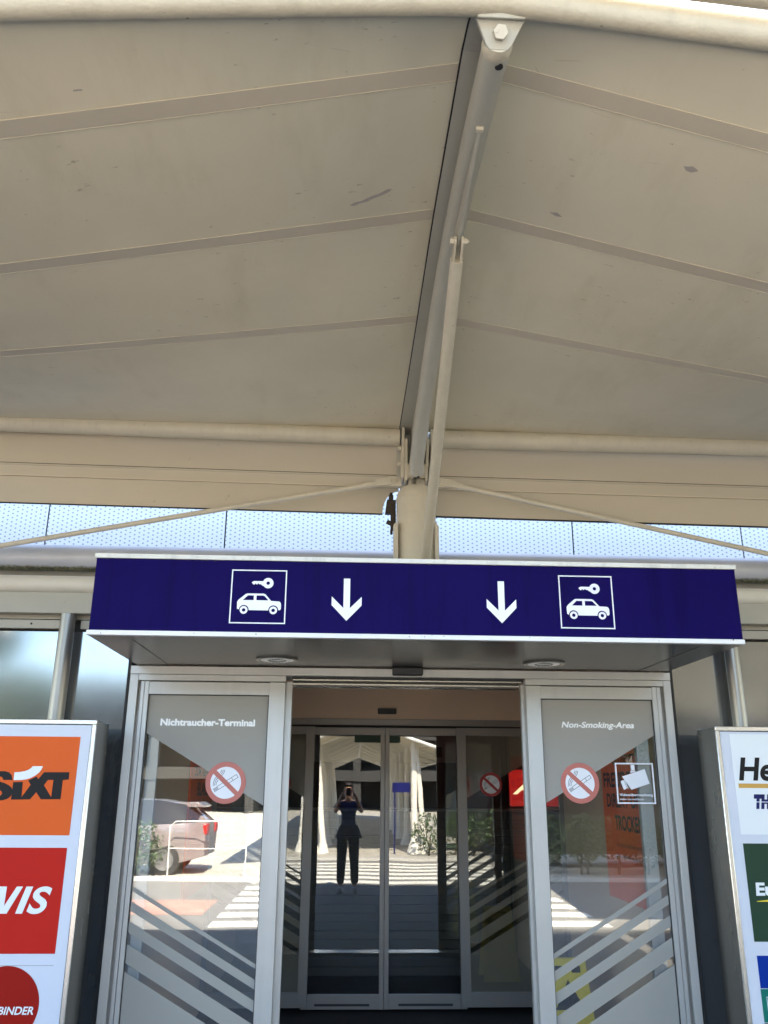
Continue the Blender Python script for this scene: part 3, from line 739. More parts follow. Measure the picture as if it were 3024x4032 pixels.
def side_panel(s):
    if s < 0:
        x0, x1, g0, g1 = -1.179, -0.343, -1.131, -0.436
    else:
        x0, x1, g0, g1 = 1.073, 1.883, 1.160, 1.829
    f = MB()
    zt = 2.288
    f.box(g0,g1,YD+0.002,YD+0.05,2.2135,zt-0.004); f.box(g0,g1,YD+0.002,YD+0.05,0.02,0.12)
    if s < 0:
        f.box(x0,x0+0.020,YD+0.006,YD+0.05,0.02,zt); f.box(x0+0.023,g0,YD,YD+0.05,0.02,zt); f.box(g1,x1,YD,YD+0.05,0.02,zt)
        f.box(-1.1965,x1,YD+0.002,YD+0.06,zt+0.004,2.3265)
    else:
        f.box(g1,g1+0.028,YD,YD+0.05,0.02,zt); f.box(g1+0.031,x1,YD+0.006,YD+0.05,0.02,zt); f.box(x0,g0,YD,YD+0.05,0.02,zt)
        f.box(x0,1.9025,YD+0.002,YD+0.06,zt+0.004,2.3265)
    p = f.build('side_panel', ['alu'], fr, bevel=0.0015)
    MB().box(*( (-1.1965,-1.179) if s<0 else (1.883,1.9025)), YD+0.03,YD+0.10,0.02,2.29).build('groove', ['alud'], p)
    MB().box(g0,g1,YD+0.020,YD+0.028,0.12,2.2135).build('glass_pane', ['glass'], p)
    sl_ = MB(); a_, b_ = YD+0.009, YD+0.0195
    sl_.box(g0,g1,a_,b_,2.2085,2.2135); sl_.box(g0,g1,a_,b_,0.12,0.125); sl_.box(g0,g0+0.004,a_,b_,0.125,2.2085); sl_.box(g1-0.004,g1,a_,b_,0.125,2.2085)
    sl_.build('rubber_seal', ['rubber'], p)
    fm = MB(); ya, yb = YD+0.0184, YD+0.0192
    W = g1-g0
    if s < 0:
        up = [(g0,2.2135),(g1,2.2135),(g1,1.604),(g0,1.998)]
        e0, dz = 0.0, -0.385
        bands = [(1.190,1.168),(1.116,1.070),(1.018,0.964),(0.908,0.817)]; last = 0.777
    else:
        up = [(g0,2.2135),(g1,2.2135),(g1,2.012),(g0,1.626)]
        dz = 0.385
        bands = [(0.853,0.826),(0.768,0.720),(0.664,0.608),(0.553,0.462)]; last = 0.420
    fm.prism(up, ya, yb)
    for a, b in bands: fm.prism([(g0,a),(g1,a+dz),(g1,b+dz),(g0,b)], ya, yb)
    fm.prism([(g0,last),(g1,max(0.121,last+dz)),(g1,0.12),(g0,0.12)], ya, yb)
    fm.build('frosted_film', ['film'], p, smooth=False)
    tx = MB()
    if s < 0: put_text(tx, 'Nichtraucher-Terminal', -1.052, -0.511, 2.0375, 2.0765, YD+0.0178, 0, 0.038)
    else: put_text(tx, 'Non-Smoking-Area', 1.279, 1.711, 2.0490, 2.0830, YD+0.0178, 0, 0.024, 0.22)
    tx.build('lettering', ['letter'], p, smooth=False)
    st = no_smoking(-0.658 if s < 0 else 1.368, 1.727 if s < 0 else 1.739, 0.1135 if s < 0 else 0.1115, YD+0.0180, 'salmon', p)
    if s > 0:
        vd = MB(); ya, yb = YD+0.0160, YD+0.0180; t = 0.008
        X0, X1, Z0, Z1 = 1.579, 1.803, 1.628, 1.853
        vd.box(X0,X1,ya,yb,Z1-t,Z1); vd.box(X0,X1,ya,yb,Z0,Z0+t); vd.box(X0,X0+t,ya,yb,Z0+t,Z1-t); vd.box(X1-t,X1,ya,yb,Z0+t,Z1-t)
        vd.prism([(1.616,1.777),(1.752,1.819),(1.774,1.739),(1.666,1.705)], ya, yb)
        vd.prism([(1.606,1.752),(1.624,1.757),(1.640,1.713),(1.622,1.703)], ya, yb)
        vd.prism([(1.626,1.757),(1.630,1.758),(1.650,1.710),(1.644,1.712)], ya, yb)
        vd.prism([(1.672,1.842),(1.694,1.842),(1.694,1.811),(1.672,1.811)], ya, yb); vd.prism([(1.668,1.809),(1.699,1.809),(1.699,1.8045),(1.668,1.797)], ya, yb)
        put_text(vd, 'Videoüberwachung', 1.593, 1.789, 1.6700, 1.6845, ya, 0, 0.018)
        put_text(vd, 'video surveillance', 1.594, 1.733, 1.6480, 1.6590, ya, 0, 0.008, 0.22)
        vd.build('video_sticker', ['stickw'], p, smooth=False)
    return p
side_panel(-1); side_panel(1)
# sliding leaves, standing open behind the side panes
def leaf(name, xa, xb, y, z0, z1, sl, sr, rt, rb, gl, al, lab, grp, extra=None):
    o = thing(name, ((xa+xb)/2, y, z0), lab, 'sliding door', grp)
    f = MB().box(xa,xa+sl,y-0.02,y+0.02,z0,z1); f.box(xb-sr,xb,y-0.02,y+0.02,z0,z1)
    f.box(xa+sl,xb-sr,y-0.019,y+0.019,z1-rt,z1-0.001); f.box(xa+sl,xb-sr,y-0.019,y+0.019,z0+0.001,z0+rb)
    f.build('leaf_frame', [al], o, bevel=0.0015)
    g = MB().box(xa+sl,xb-sr,y-0.004,y+0.004,z0+rb,z1-rt)
    g.build('glass_pane', [gl], o)
    return o
leaf('sliding_door_leaf', -1.120, -0.3055, 5.105, 0.02, 2.300, 0.062, 0.050, 0.07, 0.10, 'glassl', 'alu', 'outer sliding door leaf standing open behind the pane lettered in German', 'outer sliding door leaves')
leaf('sliding_door_leaf', 1.0535, 1.800, 5.105, 0.02, 2.300, 0.050, 0.075, 0.07, 0.10, 'glassl', 'alu', 'outer sliding door leaf standing open behind the pane lettered in English', 'outer sliding door leaves')
def sensor(x0, x1, y0, y1, z0, z1, lab):
    o = MB().prism([(0,0)]*0+[(x0,z0+0.006),(x0+0.006,z0),(x1-0.006,z0),(x1,z0+0.006),(x1,z1),(x0,z1)], y0, y1).build('motion_sensor', ['rubber'], None, bevel=0.004)
    return tag(o, lab, 'sensor', 'door motion sensors')
sensor(0.281,0.460,4.965,5.0255,2.333,2.3765,'black door sensor under the blue sign on the outer frame header')
sensor(0.275,0.463,5.2305,5.30,2.300,2.345,'black door sensor on the inner face of the outer header, half hidden above the opening')

# ------------------------------------------------------------------ INNER DOORS
YI = 7.60
fi = thing('inner_door_frame', (0.372, YI, 0), 'dark inner door frame with brown header panel and patterned glass side panes', 'door frame')
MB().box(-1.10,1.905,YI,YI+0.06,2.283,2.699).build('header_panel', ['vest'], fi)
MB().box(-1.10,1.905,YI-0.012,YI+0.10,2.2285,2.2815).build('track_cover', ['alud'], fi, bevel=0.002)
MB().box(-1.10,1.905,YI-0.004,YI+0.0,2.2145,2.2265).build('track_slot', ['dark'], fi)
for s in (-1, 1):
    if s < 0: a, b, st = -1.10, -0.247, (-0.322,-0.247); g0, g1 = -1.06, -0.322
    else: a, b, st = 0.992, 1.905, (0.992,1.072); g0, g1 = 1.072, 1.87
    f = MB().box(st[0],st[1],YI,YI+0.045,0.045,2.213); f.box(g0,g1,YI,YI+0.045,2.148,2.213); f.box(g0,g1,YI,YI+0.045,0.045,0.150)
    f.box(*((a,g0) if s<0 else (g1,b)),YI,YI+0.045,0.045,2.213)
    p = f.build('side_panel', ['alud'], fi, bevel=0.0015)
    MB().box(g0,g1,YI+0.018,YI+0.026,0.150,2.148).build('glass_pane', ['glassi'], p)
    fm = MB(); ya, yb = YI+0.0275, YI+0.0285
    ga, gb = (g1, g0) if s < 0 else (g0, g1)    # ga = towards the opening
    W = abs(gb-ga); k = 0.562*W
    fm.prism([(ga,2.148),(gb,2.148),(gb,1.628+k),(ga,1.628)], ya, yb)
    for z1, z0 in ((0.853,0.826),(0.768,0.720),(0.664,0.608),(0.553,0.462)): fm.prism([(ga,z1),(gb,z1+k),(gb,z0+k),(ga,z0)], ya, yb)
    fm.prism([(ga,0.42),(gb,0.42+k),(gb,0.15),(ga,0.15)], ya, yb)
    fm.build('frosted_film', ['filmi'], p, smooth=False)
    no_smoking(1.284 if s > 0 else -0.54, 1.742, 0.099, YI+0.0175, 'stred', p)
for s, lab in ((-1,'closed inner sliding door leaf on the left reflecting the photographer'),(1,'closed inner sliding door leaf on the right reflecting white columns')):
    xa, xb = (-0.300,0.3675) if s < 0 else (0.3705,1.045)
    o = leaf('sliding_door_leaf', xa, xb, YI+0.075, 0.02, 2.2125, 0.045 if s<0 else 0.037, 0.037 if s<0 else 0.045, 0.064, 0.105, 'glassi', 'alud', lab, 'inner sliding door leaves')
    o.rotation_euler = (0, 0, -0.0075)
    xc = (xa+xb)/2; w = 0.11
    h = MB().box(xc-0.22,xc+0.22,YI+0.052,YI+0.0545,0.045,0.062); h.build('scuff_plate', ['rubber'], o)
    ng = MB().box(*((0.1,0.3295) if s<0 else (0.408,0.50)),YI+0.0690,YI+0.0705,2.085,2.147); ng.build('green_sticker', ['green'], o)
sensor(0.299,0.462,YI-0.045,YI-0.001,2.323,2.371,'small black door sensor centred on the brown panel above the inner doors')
# ------------------------------------------------------------------ INSIDE: banners, caution sign, hall
def banner(side, x, y0, y1, lines, lab, ztop, zbot, small=()):
    o = thing('advertising_banner', (x, (y0+y1)/2, zbot), lab, 'banner', 'orange banners in the vestibule')
    t = 0.012
    MB().box(min(x,x+side*t),max(x,x+side*t),min(y0,y1),max(y0,y1),zbot,ztop).build('banner_sheet', ['banner'], o)
    tx = MB(); xf = x-side*0.0015
    u = Vector((0,1,0)) if side < 0 else Vector((0,-1,0)); org = Vector((xf, y0, 0)) if side < 0 else Vector((xf, y1, 0))
    Lw = abs(y1-y0)
    for body, z0, z1, a, b in lines: put_text(tx, body, a*Lw, b*Lw, z0, z1, 0, 0, 0.03, frame=(org, u, Vector((0,0,1))))
    for body, z0, z1, a, b in small: put_text(tx, body, a*Lw, b*Lw, z0, z1, 0, 0, 0.0, frame=(org, u, Vector((0,0,1))))
    tx.build('lettering', ['black'], o, smooth=False)
banner(1, 1.885, 5.40, 6.36, [('DU LIEBST DIE',1.872,1.930,0.30,0.98),('FREUDE AM',1.722,1.820,0.05,0.97),('DIREKT UND',1.590,1.680,0.10,0.97),('TROCKEN',1.444,1.540,0.26,0.85)],
       'orange banner with black capitals reading TROCKEN on the wall behind the English pane', 2.05, 1.005, [('Große Gefühle müssen',1.340,1.366,0.27,0.9),('z.B. im BMW 218i Cabrio',1.266,1.292,0.20,0.9)])
banner(-1, -1.085, 6.42, 7.52, [('ZUM ABHEBEN',1.785,1.846,0.12,0.95),('BLAUER',1.640,1.740,0.28,0.9),('MACHT FAHRSPASS',1.552,1.596,0.06,0.95),('TÜV',1.44,1.48,0.1,0.3)],
       'orange banner with black capitals on the wall behind the German pane', 2.05, 0.95)
cs = thing('caution_sign', (1.53, 6.3, 0), 'yellow folding floor sign behind the stripes of the right hand glass pane', 'floor sign')
for s in (-1, 1):
    p = MB(); y0 = 6.30+s*0.02; y1 = 6.30+s*0.16
    tz = 0.62
    quad = [(1.40,tz),(1.66,tz),(1.70,0.0),(1.36,0.0)]
    vs = [(x, y0+(y1-y0)*(1-z/tz), z) for x, z in quad]+[(x, y0+(y1-y0)*(1-z/tz)+0.012, z) for x, z in quad]
    p.add(vs, [(0,1,2,3),(7,6,5,4),(0,4,5,1),(1,5,6,2),(2,6,7,3),(3,7,4,0)])
    if s < 0:
        def F(x, z): return (x, y0+(y1-y0)*(1-z/tz)-0.002, z)
        for poly in ([(1.44,0.58),(1.50,0.58),(1.50,0.54),(1.44,0.54)],[(1.56,0.58),(1.62,0.58),(1.62,0.54),(1.56,0.54)],[(1.53,0.50),(1.63,0.33),(1.43,0.33)]):
            p.add([F(*q) for q in poly], [tuple(range(len(poly)))], 1)
    p.build('sign_panel', ['yellow', 'black'], cs, smooth=False)
sh = thing('slatted_shutter', (0.7, 8.95, 0), 'low dark slatted counter front inside behind the inner doors', 'counter')
m = MB()
for k in range(19):
    z = 0.02+0.0775*k; m.box(-1.6,3.2,8.95-0.0,8.98,z,z+0.0715)
m.build('slats', ['slat'], sh, smooth=False)
MB().box(-1.6,3.2,8.985,9.30,0.0,1.49).build('counter_body', ['bdark'], sh)
MB().box(-1.62,3.22,8.93,9.32,1.49,1.51).build('counter_top', ['hallp'], sh)
av = thing('lit_wall_sign', (2.1, 9.6, 1.55), 'glowing red sign with cream letters in the hall, right edge of the opening', 'sign')
MB().box(1.80,2.62,9.40,9.50,1.535,1.905).build('sign_box', ['avisr'], av)
t = MB(); put_text(t, 'AVIS', 1.815, 2.55, 1.655, 1.80, 9.397, 0, 0.02, 0.25); t.build('lettering', ['avisw'], av, smooth=False)
fs = thing('fascia_sign', (0.9, 10.0, 1.9), 'grey overhead fascia inside the hall with a black rental sign', 'sign')
MB().box(-0.6,1.75,10.0,10.08,1.99,2.36).build('fascia_board', ['hallp'], fs)
MB().box(0.87,1.13,9.99,9.997,2.045,2.16).build('sign_plate', ['black'], fs)
t = MB(); put_text(t, 'National', 0.885, 1.115, 2.095, 2.138, 9.988, 0, 0.02, 0.15); put_text(t, 'Car Rental', 1.0, 1.11, 2.06, 2.078, 9.988, 0, 0.0); t.build('lettering', ['green'], fs, smooth=False)
MB().box(0.30,0.66,9.99,9.997,2.21,2.30).build('sign_plate', ['green'], fs)

# ------------------------------------------------------------------ TOTEM SIGNS
def totem(x0, x1, lab):
    r = thing('rental_sign_totem', ((x0+x1)/2, 4.77, 0), lab, 'sign totem', 'rental company totems beside the doors')
    zt = 2.036; yf = 4.648; t = 0.0235
    MB().box(x0+0.002,x1-0.002,yf+0.012,4.90,0.06,zt-0.003).build('cabinet', ['ss'], r, bevel=0.003)
    MB().box(x0+0.03,x1-0.03,yf+0.05,4.87,0,0.06).build('plinth', ['rubber'], r)
    f = MB(); f.box(x0,x1,yf,yf+0.011,zt-t,zt); f.box(x0,x1,yf,yf+0.011,0.07,0.07+t); f.box(x0,x0+t,yf,yf+0.011,0.07+t,zt-t); f.box(x1-t,x1,yf,yf+0.011,0.07+t,zt-t)
    f.build('front_frame', ['ssb'], r, bevel=0.003)
    MB().box(x0+t,x1-t,yf+0.0085,yf+0.0105,0.07+t,zt-t).box(x0+t+0.003,x1-t-0.003,yf+0.006,yf+0.0085,0.073+t,zt-t-0.004,1).build('sign_face', ['rubber','face'], r)
    return r, yf+0.0045
tl, yp = totem(-1.902, -1.300, 'tall steel rental sign left of the doors with orange and red panels')
ya, yb = yp, yp+0.0012
yt = yp-0.0014
cx = -1.60
o = MB().box(-1.822,-1.378,ya,yb,1.465,1.949).build('orange_panel', ['orange'], tl)
L = MB(); cz = 1.70
L.prism([(cx+a,cz+b) for a,b in [(-0.0935,0.0689),(-0.0663,0.0701),(-0.042,0.0746),(-0.0254,0.0808),(-0.0128,0.0894),(-0.0042,0.0997),(0.0469,0.1001),(0.0415,0.0837),(0.0312,0.0679),(0.0155,0.0545),(-0.0052,0.0423),(-0.0266,0.0349),(-0.0533,0.0306),(-0.0924,0.0298)]], yt-0.0004, ya, 1)
L.prism([(cx+a,cz+b) for a,b in [(-0.0928,0.02),(-0.0447,0.022),(-0.0417,-0.0537),(-0.003,0.0074),(-0.0188,0.0289),(0.0213,0.0485),(0.0317,0.0353),(0.0571,0.07),(0.1856,0.071),(0.1869,0.0352),(0.1566,0.0326),(0.157,-0.0613),(0.057,-0.0626),(0.0302,-0.0278),(0.0028,-0.063),(-0.0923,-0.0652)]], yt, ya, 0)
L.prism([(cx+a,cz+b) for a,b in [(0.0649,0.0062),(0.0826,0.0325),(0.1093,0.0323),(0.1088,-0.0516)]], yt-0.0006, ya-0.0004, 2)
L.prism([(cx+a,cz+b) for a,b in [(-0.0987,0.0308),(-0.1064,0.0548),(-0.1207,0.068),(-0.1414,0.0739),(-0.1662,0.0737),(-0.190,0.066),(-0.203,0.045),(-0.202,0.02),(-0.190,0.0),(-0.170,-0.012),(-0.1524,-0.0211),(-0.1441,-0.027),(-0.1415,-0.0365),(-0.1486,-0.0473),(-0.165,-0.049),(-0.213,-0.049),(-0.216,-0.0685),(-0.1454,-0.0693),(-0.1309,-0.0674),(-0.1098,-0.0601),(-0.0946,-0.0458),(-0.0900,-0.0219),(-0.0989,-0.0064),(-0.1142,0.0054),(-0.138,0.0161),(-0.1585,0.0207),(-0.166,0.03),(-0.165,0.044),(-0.1625,0.0484),(-0.1505,0.0424),(-0.145,0.0304)]], yt+0.0002, ya, 0)
L.build('lettering', ['black','facew','orange'], o, smooth=False)
o = MB().box(-1.822,-1.3815,ya,yb,0.925,1.406).build('red_panel', ['red'], tl)
t = MB(); b0, b1 = 1.1032, 1.2260
t.prism([(-1.692,b1),(-1.654,b1),(-1.656,1.137),(-1.6051,b1),(-1.5752,b1),(-1.6389,b0),(-1.686,b0)], yt, ya); t.prism([(-1.5973,b0),(-1.5641,b0),(-1.5254,b1),(-1.5586,b1)], yt, ya)
t.prism([(-1.800,b0),(-1.768,b0),(-1.757,1.126),(-1.727,1.126),(-1.729,b0),(-1.698,b0),(-1.704,b1),(-1.742,b1)], yt, ya); t.prism([(-1.749,1.146),(-1.727,1.146),(-1.724,1.194)], yt-0.0004, ya-0.0006, 1)
put_text(t, 'S', -1.543, -1.431, 1.1030, 1.2255, yt, 0, 0.028, 0.25)
t.build('lettering', ['facew','red'], o, smooth=False)
o = MB().disc(-1.600,0.702,0.1705,ya,yb,0,64).build('red_disc', ['dred'], tl)
t = MB(); put_text(t, 'BUCHBINDER', -1.752, -1.451, 0.664, 0.698, yt, 0, 0.02, 0.18); t.build('lettering', ['facew'], o, smooth=False)
MB().box(-1.85,-1.382,ya,yb,0.8735,0.8745).build('panel_joint', ['ss'], tl)
MB().box(-1.822,-1.38,ya,yb,0.16,0.44).build('yellow_panel', ['yellow'], tl)
tr, yp = totem(2.0225, 2.625, 'tall steel rental sign right of the doors with white, green and blue panels')
o = MB().box(2.100,2.548,ya,yb,1.485,1.997).build('white_panel', ['facew'], tr)
t = MB()
put_text(t, 'Hertz', 2.124, 2.520, 1.7555, 1.8745, yt, 0, 0.03, 0.20)
t.box(2.1185,2.530,yt,ya,1.7178,1.7400,1)
put_text(t, 'THRIFTY', 2.192, 2.455, 1.6120, 1.6860, yt, 2, 0.085, 0.22)
t.box(2.185,2.46,yt-0.0008,yt-0.0003,1.6455,1.6490,3)
t.build('lettering', ['black','gold','navy','facew'], o, smooth=False)
o = MB().box(2.105,2.548,ya,yb,0.976,1.441).build('green_panel', ['green'], tr)
t = MB(); put_text(t, 'Europcar', 2.143, 2.515, 1.190, 1.2525, yt, 0, 0.04, 0.05)
t.prism([(2.143,1.1645),(2.25,1.1745),(2.40,1.176),(2.515,1.166),(2.515,1.1625),(2.143,1.1620)], yt, ya, 1); t.build('lettering', ['facew','yellow'], o, smooth=False)
MB().box(2.109,2.548,ya,yb,0.766,0.9125).build('blue_panel', ['rblue'], tr)
o = MB().box(2.108,2.548,ya,yb,0.6165,0.763).build('teal_panel', ['teal'], tr)
t = MB(); X0, X1, Z0, Z1, w = 2.133, 2.235, 0.636, 0.729, 0.003
t.box(X0,X1,yt,ya,Z1-w,Z1); t.box(X0,X1,yt,ya,Z0,Z0+w); t.box(X0,X0+w,yt,ya,Z0+w,Z1-w); t.box(X1-w,X1,yt,ya,Z0+w,Z1-w)
t.box(X0+w,X0+0.03,yt,ya,0.681,0.684); t.prism([(X0+w,0.700),(X0+0.03,0.722),(X0+0.033,0.720),(X0+w,0.697)], yt, ya)
t.build('lettering', ['facew'], o, smooth=False)
MB().box(2.108,2.548,ya,yb,0.40,0.613).build('dark_green_panel', ['green'], tr)
MB().box(2.108,2.548,ya,yb,0.16,0.36).build('orange_panel', ['orange'], tr)

# ------------------------------------------------------------------ GROUND
def slab(name, x0, x1, y0, y1, z, m, t=0.02): return structure(MB().box(x0,x1,y0,y1,z-t,z).build(name, [m], None, smooth=False))
slab('ground', -160, 160, -160, 60, 0.0-0.012, 'ground')
slab('pavement', -16, 17, -1.75, 5.02, 0.0, 'paved')
slab('vestibule_floor', -1.34, 2.10, 5.02, 7.72, 0.0, 'mat')
slab('hall_floor', -7, 7.1, 7.72, 12.6, 0.0, 'mat')
slab('road', -60, 60, -7.6, -1.75, -0.006, 'asphalt')
for k in range(6): slab('zebra_bar', -1.7, 3.6, -2.45-0.86*k, -2.0-0.86*k, -0.002, 'zebra', 0.003)
slab('cycle_path', -14, -1.95, -4.75, -3.1, -0.002, 'pink', 0.003)
slab('kerb', -60, 60, -7.85, -7.6, 0.05, 'kerb', 0.08)
slab('walkway', -4, 5, -42, -7.85, 0.03, 'pave')

# ------------------------------------------------------------------ WALKWAY CANOPY ACROSS THE ROAD (seen in the glass)
wk = thing('walkway_canopy', (0.4, -9.5, 0), 'gabled beige walkway canopy on white columns across the road, seen reflected in the doors', 'canopy')
def wcol(x, y, grp=None):
    c = MB()
    c.sweep([(x,y,0.03),(x,y,0.10),(x,y,0.34),(x,y,0.40),(x,y,2.95)], [0.20,0.19,0.10,0.085,0.08], 20)
    c.sweep([(x+0.30,y-0.1,0.03),(x+0.26,y-0.1,0.4),(x+0.12,y-0.03,2.2),(x+0.08,y,2.75)], [0.16,0.08,0.07,0.05], 16)
    c.build('column', ['colw'], wk)
for y in (-9.6, -13.0, -16.4, -19.8, -23.2, -26.6):
    wcol(1.75, y); wcol(-1.05, y)
for s in (-1, 1):
    rf = MB(); xe = 0.35+s*2.6
    for i in range(9):
        yA, yB = -8.9-3.3*i, -8.9-3.3*(i+1)
        n = 8; vs = []
        for y in (yA, (yA+yB)/2, yB):
            sag = 0.0 if y != (yA+yB)/2 else 0.35
            for k in range(n+1):
                u = k/n; x = 0.35+s*2.6*u; z = 3.62-0.95*u-0.12*math.sin(math.pi*u)+sag*(1-u)*0.5
                vs.append((x, y, z))
        f = [(j*(n+1)+k, j*(n+1)+k+1, (j+1)*(n+1)+k+1, (j+1)*(n+1)+k) for j in range(2) for k in range(n)]
        rf.add(vs, f); rf.add([(a,b,c+0.02) for a,b,c in vs], f)
    rf.build('roof_membrane', ['membrane'], wk)
    for i in range(10):
        y = -8.9-3.3*i
        MB().sweep([(0.35,y,3.57),(0.35+s*1.3,y,3.02),(0.35+s*2.6,y,2.62)], 0.05, 12).build('rafter', ['colw'], wk)
    MB().tube((xe,-8.8,2.64),(xe,-38.7,2.64),0.06,n=14).build('eave_tube', ['colw'], wk)
MB().tube((0.35,-8.8,3.57),(0.35,-38.7,3.57),0.06,n=14).build('ridge_tube', ['colw'], wk)
tc = thing('forecourt_canopy', (8.5, -5, 0), 'large beige tent canopy over the right of the forecourt, its shadow reflected in the glass', 'canopy')
tm = MB(); xs_ = [4.25+0.85*k for k in range(12)]; ys_ = [0.9-1.5*k for k in range(13)]
vs = [(x+(0.55*math.sin(math.pi*j/12) if i == 0 else 0), y, 4.1+0.35*math.cos(math.pi*(i/11*2-1))*0.5) for j, y in enumerate(ys_) for i, x in enumerate(xs_)]
fs = [(j*12+i, j*12+i+1, (j+1)*12+i+1, (j+1)*12+i) for j in range(12) for i in range(11)]
tm.add(vs, fs); tm.add([(a,b,c+0.02) for a,b,c in vs], fs); tm.build('roof_membrane', ['membrane'], tc)
for x, y in ((5.4,-1.5),(5.4,-12.5),(12,-1.5),(12,-12.5)): MB().sweep([(x,y,-0.012),(x,y,0.3),(x,y,4.05)],[0.15,0.10,0.085],20).build('column', ['colw'], tc)
# info sign post, far building, hedges, trees, car, barrier
ip = thing('information_sign', (1.15, -9.2, 0), 'blue information sign on a post by the walkway, seen reflected in the right inner door', 'sign')
MB().tube((1.20,-9.2,0.03),(1.20,-9.2,1.86),0.022,n=12).build('post', ['navy'], ip)
MB().box(1.14,1.62,-9.26,-9.2225,1.62,1.86).build('sign_plate', ['navy'], ip)
fb = thing('parking_garage', (0, -56, 0), 'dark concrete parking garage far across the road, seen reflected in the glass', 'building')
for i in range(3): MB().box(-45,45,-62,-54,3.1*i+2.3,3.1*i+3.1).build('floor_slab', ['bldg'], fb)
MB().box(-45,45,-61.6,-61,0,9).build('back_wall', ['bdark'], fb)
for i in range(13): MB().box(-42+7*i,-41.4+7*i,-54.8,-54.2,-0.01,9).build('pillar', ['bldg'], fb)
def leaves(mb, cx, cy, cz, rx, ry, rz, n, size, m=0, shell=0.35):
    for _ in range(n):
        while True:
            p = Vector((random.uniform(-1,1), random.uniform(-1,1), random.uniform(-1,1)))
            if shell < p.length < 1: break
        c = Vector((cx+p.x*rx, cy+p.y*ry, cz+p.z*rz))
        a = Vector((random.gauss(0,1),random.gauss(0,1),random.gauss(0,1))).normalized()
        b = a.cross(Vector((random.gauss(0,1),random.gauss(0,1),random.gauss(0,1)))).normalized()
        s_ = size*random.uniform(0.6,1.3)
        mb.add([c-a*s_, c+b*s_*0.45, c+a*s_, c-b*s_*0.45], [(0,1,2,3)], m)
for i, (x, y, w) in enumerate(((3.6,-9.0,1.5),(6.6,-9.2,1.3),(-5.3,-8.0,1.35))):
    o = thing('hedge', (x, y, 0), ('leafy green hedge in the sun beside the walkway, nearest the white columns', 'leafy green hedge at the right end of the planted row, seen reflected', 'dark leafy hedge in front of the parked car, seen reflected in the German pane')[i], 'hedge', 'hedges across the road')
    mb = MB()
    for k in range(5): leaves(mb, x-w+2*w*k/4, y+random.uniform(-.1,.1), 0.62+random.uniform(-.05,.12), 0.5, 0.42, 0.52, 420, 0.055)
    mb.build('foliage', ['leafa'], o, smooth=False)
    mb = MB()
    for k in range(5): 
        xx = x-w+2*w*k/4; mb.tube((xx,y,-0.012),(xx+0.05,y,0.5),0.03,0.015,8)
    mb.build('stems', ['bark'], o)
for i, (x, y, h) in enumerate(((-9.5,-14,6.5),(8.5,-15,6.0),(13,-12,7.0),(-15,-13,7))):
    o = thing('tree', (x, y, 0), ('broad green tree behind the parked car across the road', 'green tree behind the hedges across the road, seen reflected', 'tall green tree far right across the road', 'tall green tree far left across the road')[i], 'tree', 'trees across the road')
    tb = MB().sweep([(x,y,-0.02),(x+.05,y,h*.25),(x-.03,y+.05,h*.5),(x,y,h*.8)], [0.19,0.15,0.11,0.03], 12)
    for k in range(6):
        a = k*1.05; tb.sweep([(x,y,h*(.32+.06*k)),(x+math.cos(a)*h*.13,y+math.sin(a)*h*.13,h*(.45+.06*k)),(x+math.cos(a)*h*.24,y+math.sin(a)*h*.24,h*(.55+.05*k))], [0.07,0.045,0.015], 8)
    tb.build('trunk', ['bark'], o)
    mb = MB()
    for k in range(13):
        a = random.uniform(0, 6.28); rr = random.uniform(0.05,0.26)*h
        leaves(mb, x+math.cos(a)*rr, y+math.sin(a)*rr, h*random.uniform(0.45,0.95), h*.13, h*.13, h*.10, 260, 0.11)
    mb.build('crown', ['leafb'], o, smooth=False)
# parked car, side on, tail to the right
car = thing('parked_car', (-4.8, -9.2, 0), 'pale silver hatchback parked across the road, its tail reflected in the left glass pane', 'car')
st = [(-7.40,0.55,0.42,0.62,0.66,0.50),(-7.25,0.78,0.30,0.72,0.76,0.62),(-6.6,0.86,0.24,0.86,0.94,0.70),(-6.3,0.87,0.22,0.90,1.05,0.70),(-5.75,0.88,0.22,0.93,1.40,0.60),(-5.2,0.88,0.22,0.94,1.47,0.60),
      (-4.3,0.88,0.22,0.97,1.45,0.60),(-3.75,0.86,0.26,1.00,1.36,0.58),(-3.42,0.84,0.34,1.02,1.12,0.60),(-3.26,0.78,0.38,0.96,0.98,0.62)]
cb = MB(); y0 = -9.2; vs = []
for x, hw, zb, zm, zr, rw in st:
    vs += [(x,y0-hw*0.92,zb),(x,y0-hw,zb+(zm-zb)*.5),(x,y0-hw*.97,zm),(x,y0-rw,zr),(x,y0,zr+0.02),(x,y0+rw,zr),(x,y0+hw*.97,zm),(x,y0+hw,zb+(zm-zb)*.5),(x,y0+hw*.92,zb)]
fs = []; ms = []
for i in range(len(st)-1):
    for k in range(8):
        cb.add([], [], 0); cb.f.append((i*9+k, i*9+k+1, (i+1)*9+k+1, (i+1)*9+k)); cb.m.append(1 if (k in (2,5) and 3 <= i <= 7) or (k in (3,4) and i in (3,7)) else 0)
    cb.f.append((i*9+8, i*9, (i+1)*9, (i+1)*9+8)); cb.m.append(0)
cb.v = [(a+0.5,b,c) for a,b,c in vs]; cb.f.append(tuple(range(9))); cb.m.append(0); cb.f.append(tuple(range((len(st)-1)*9, len(st)*9))); cb.m.append(0)
cb.build('body', ['carp','carg'], car)
MB().prism([(-3.62,1.385),(-3.0,1.40),(-2.86,1.33),(-2.9,1.30),(-3.55,1.30)], y0-0.55, y0+0.55).build('roof_spoiler', ['carp'], car, bevel=0.01)
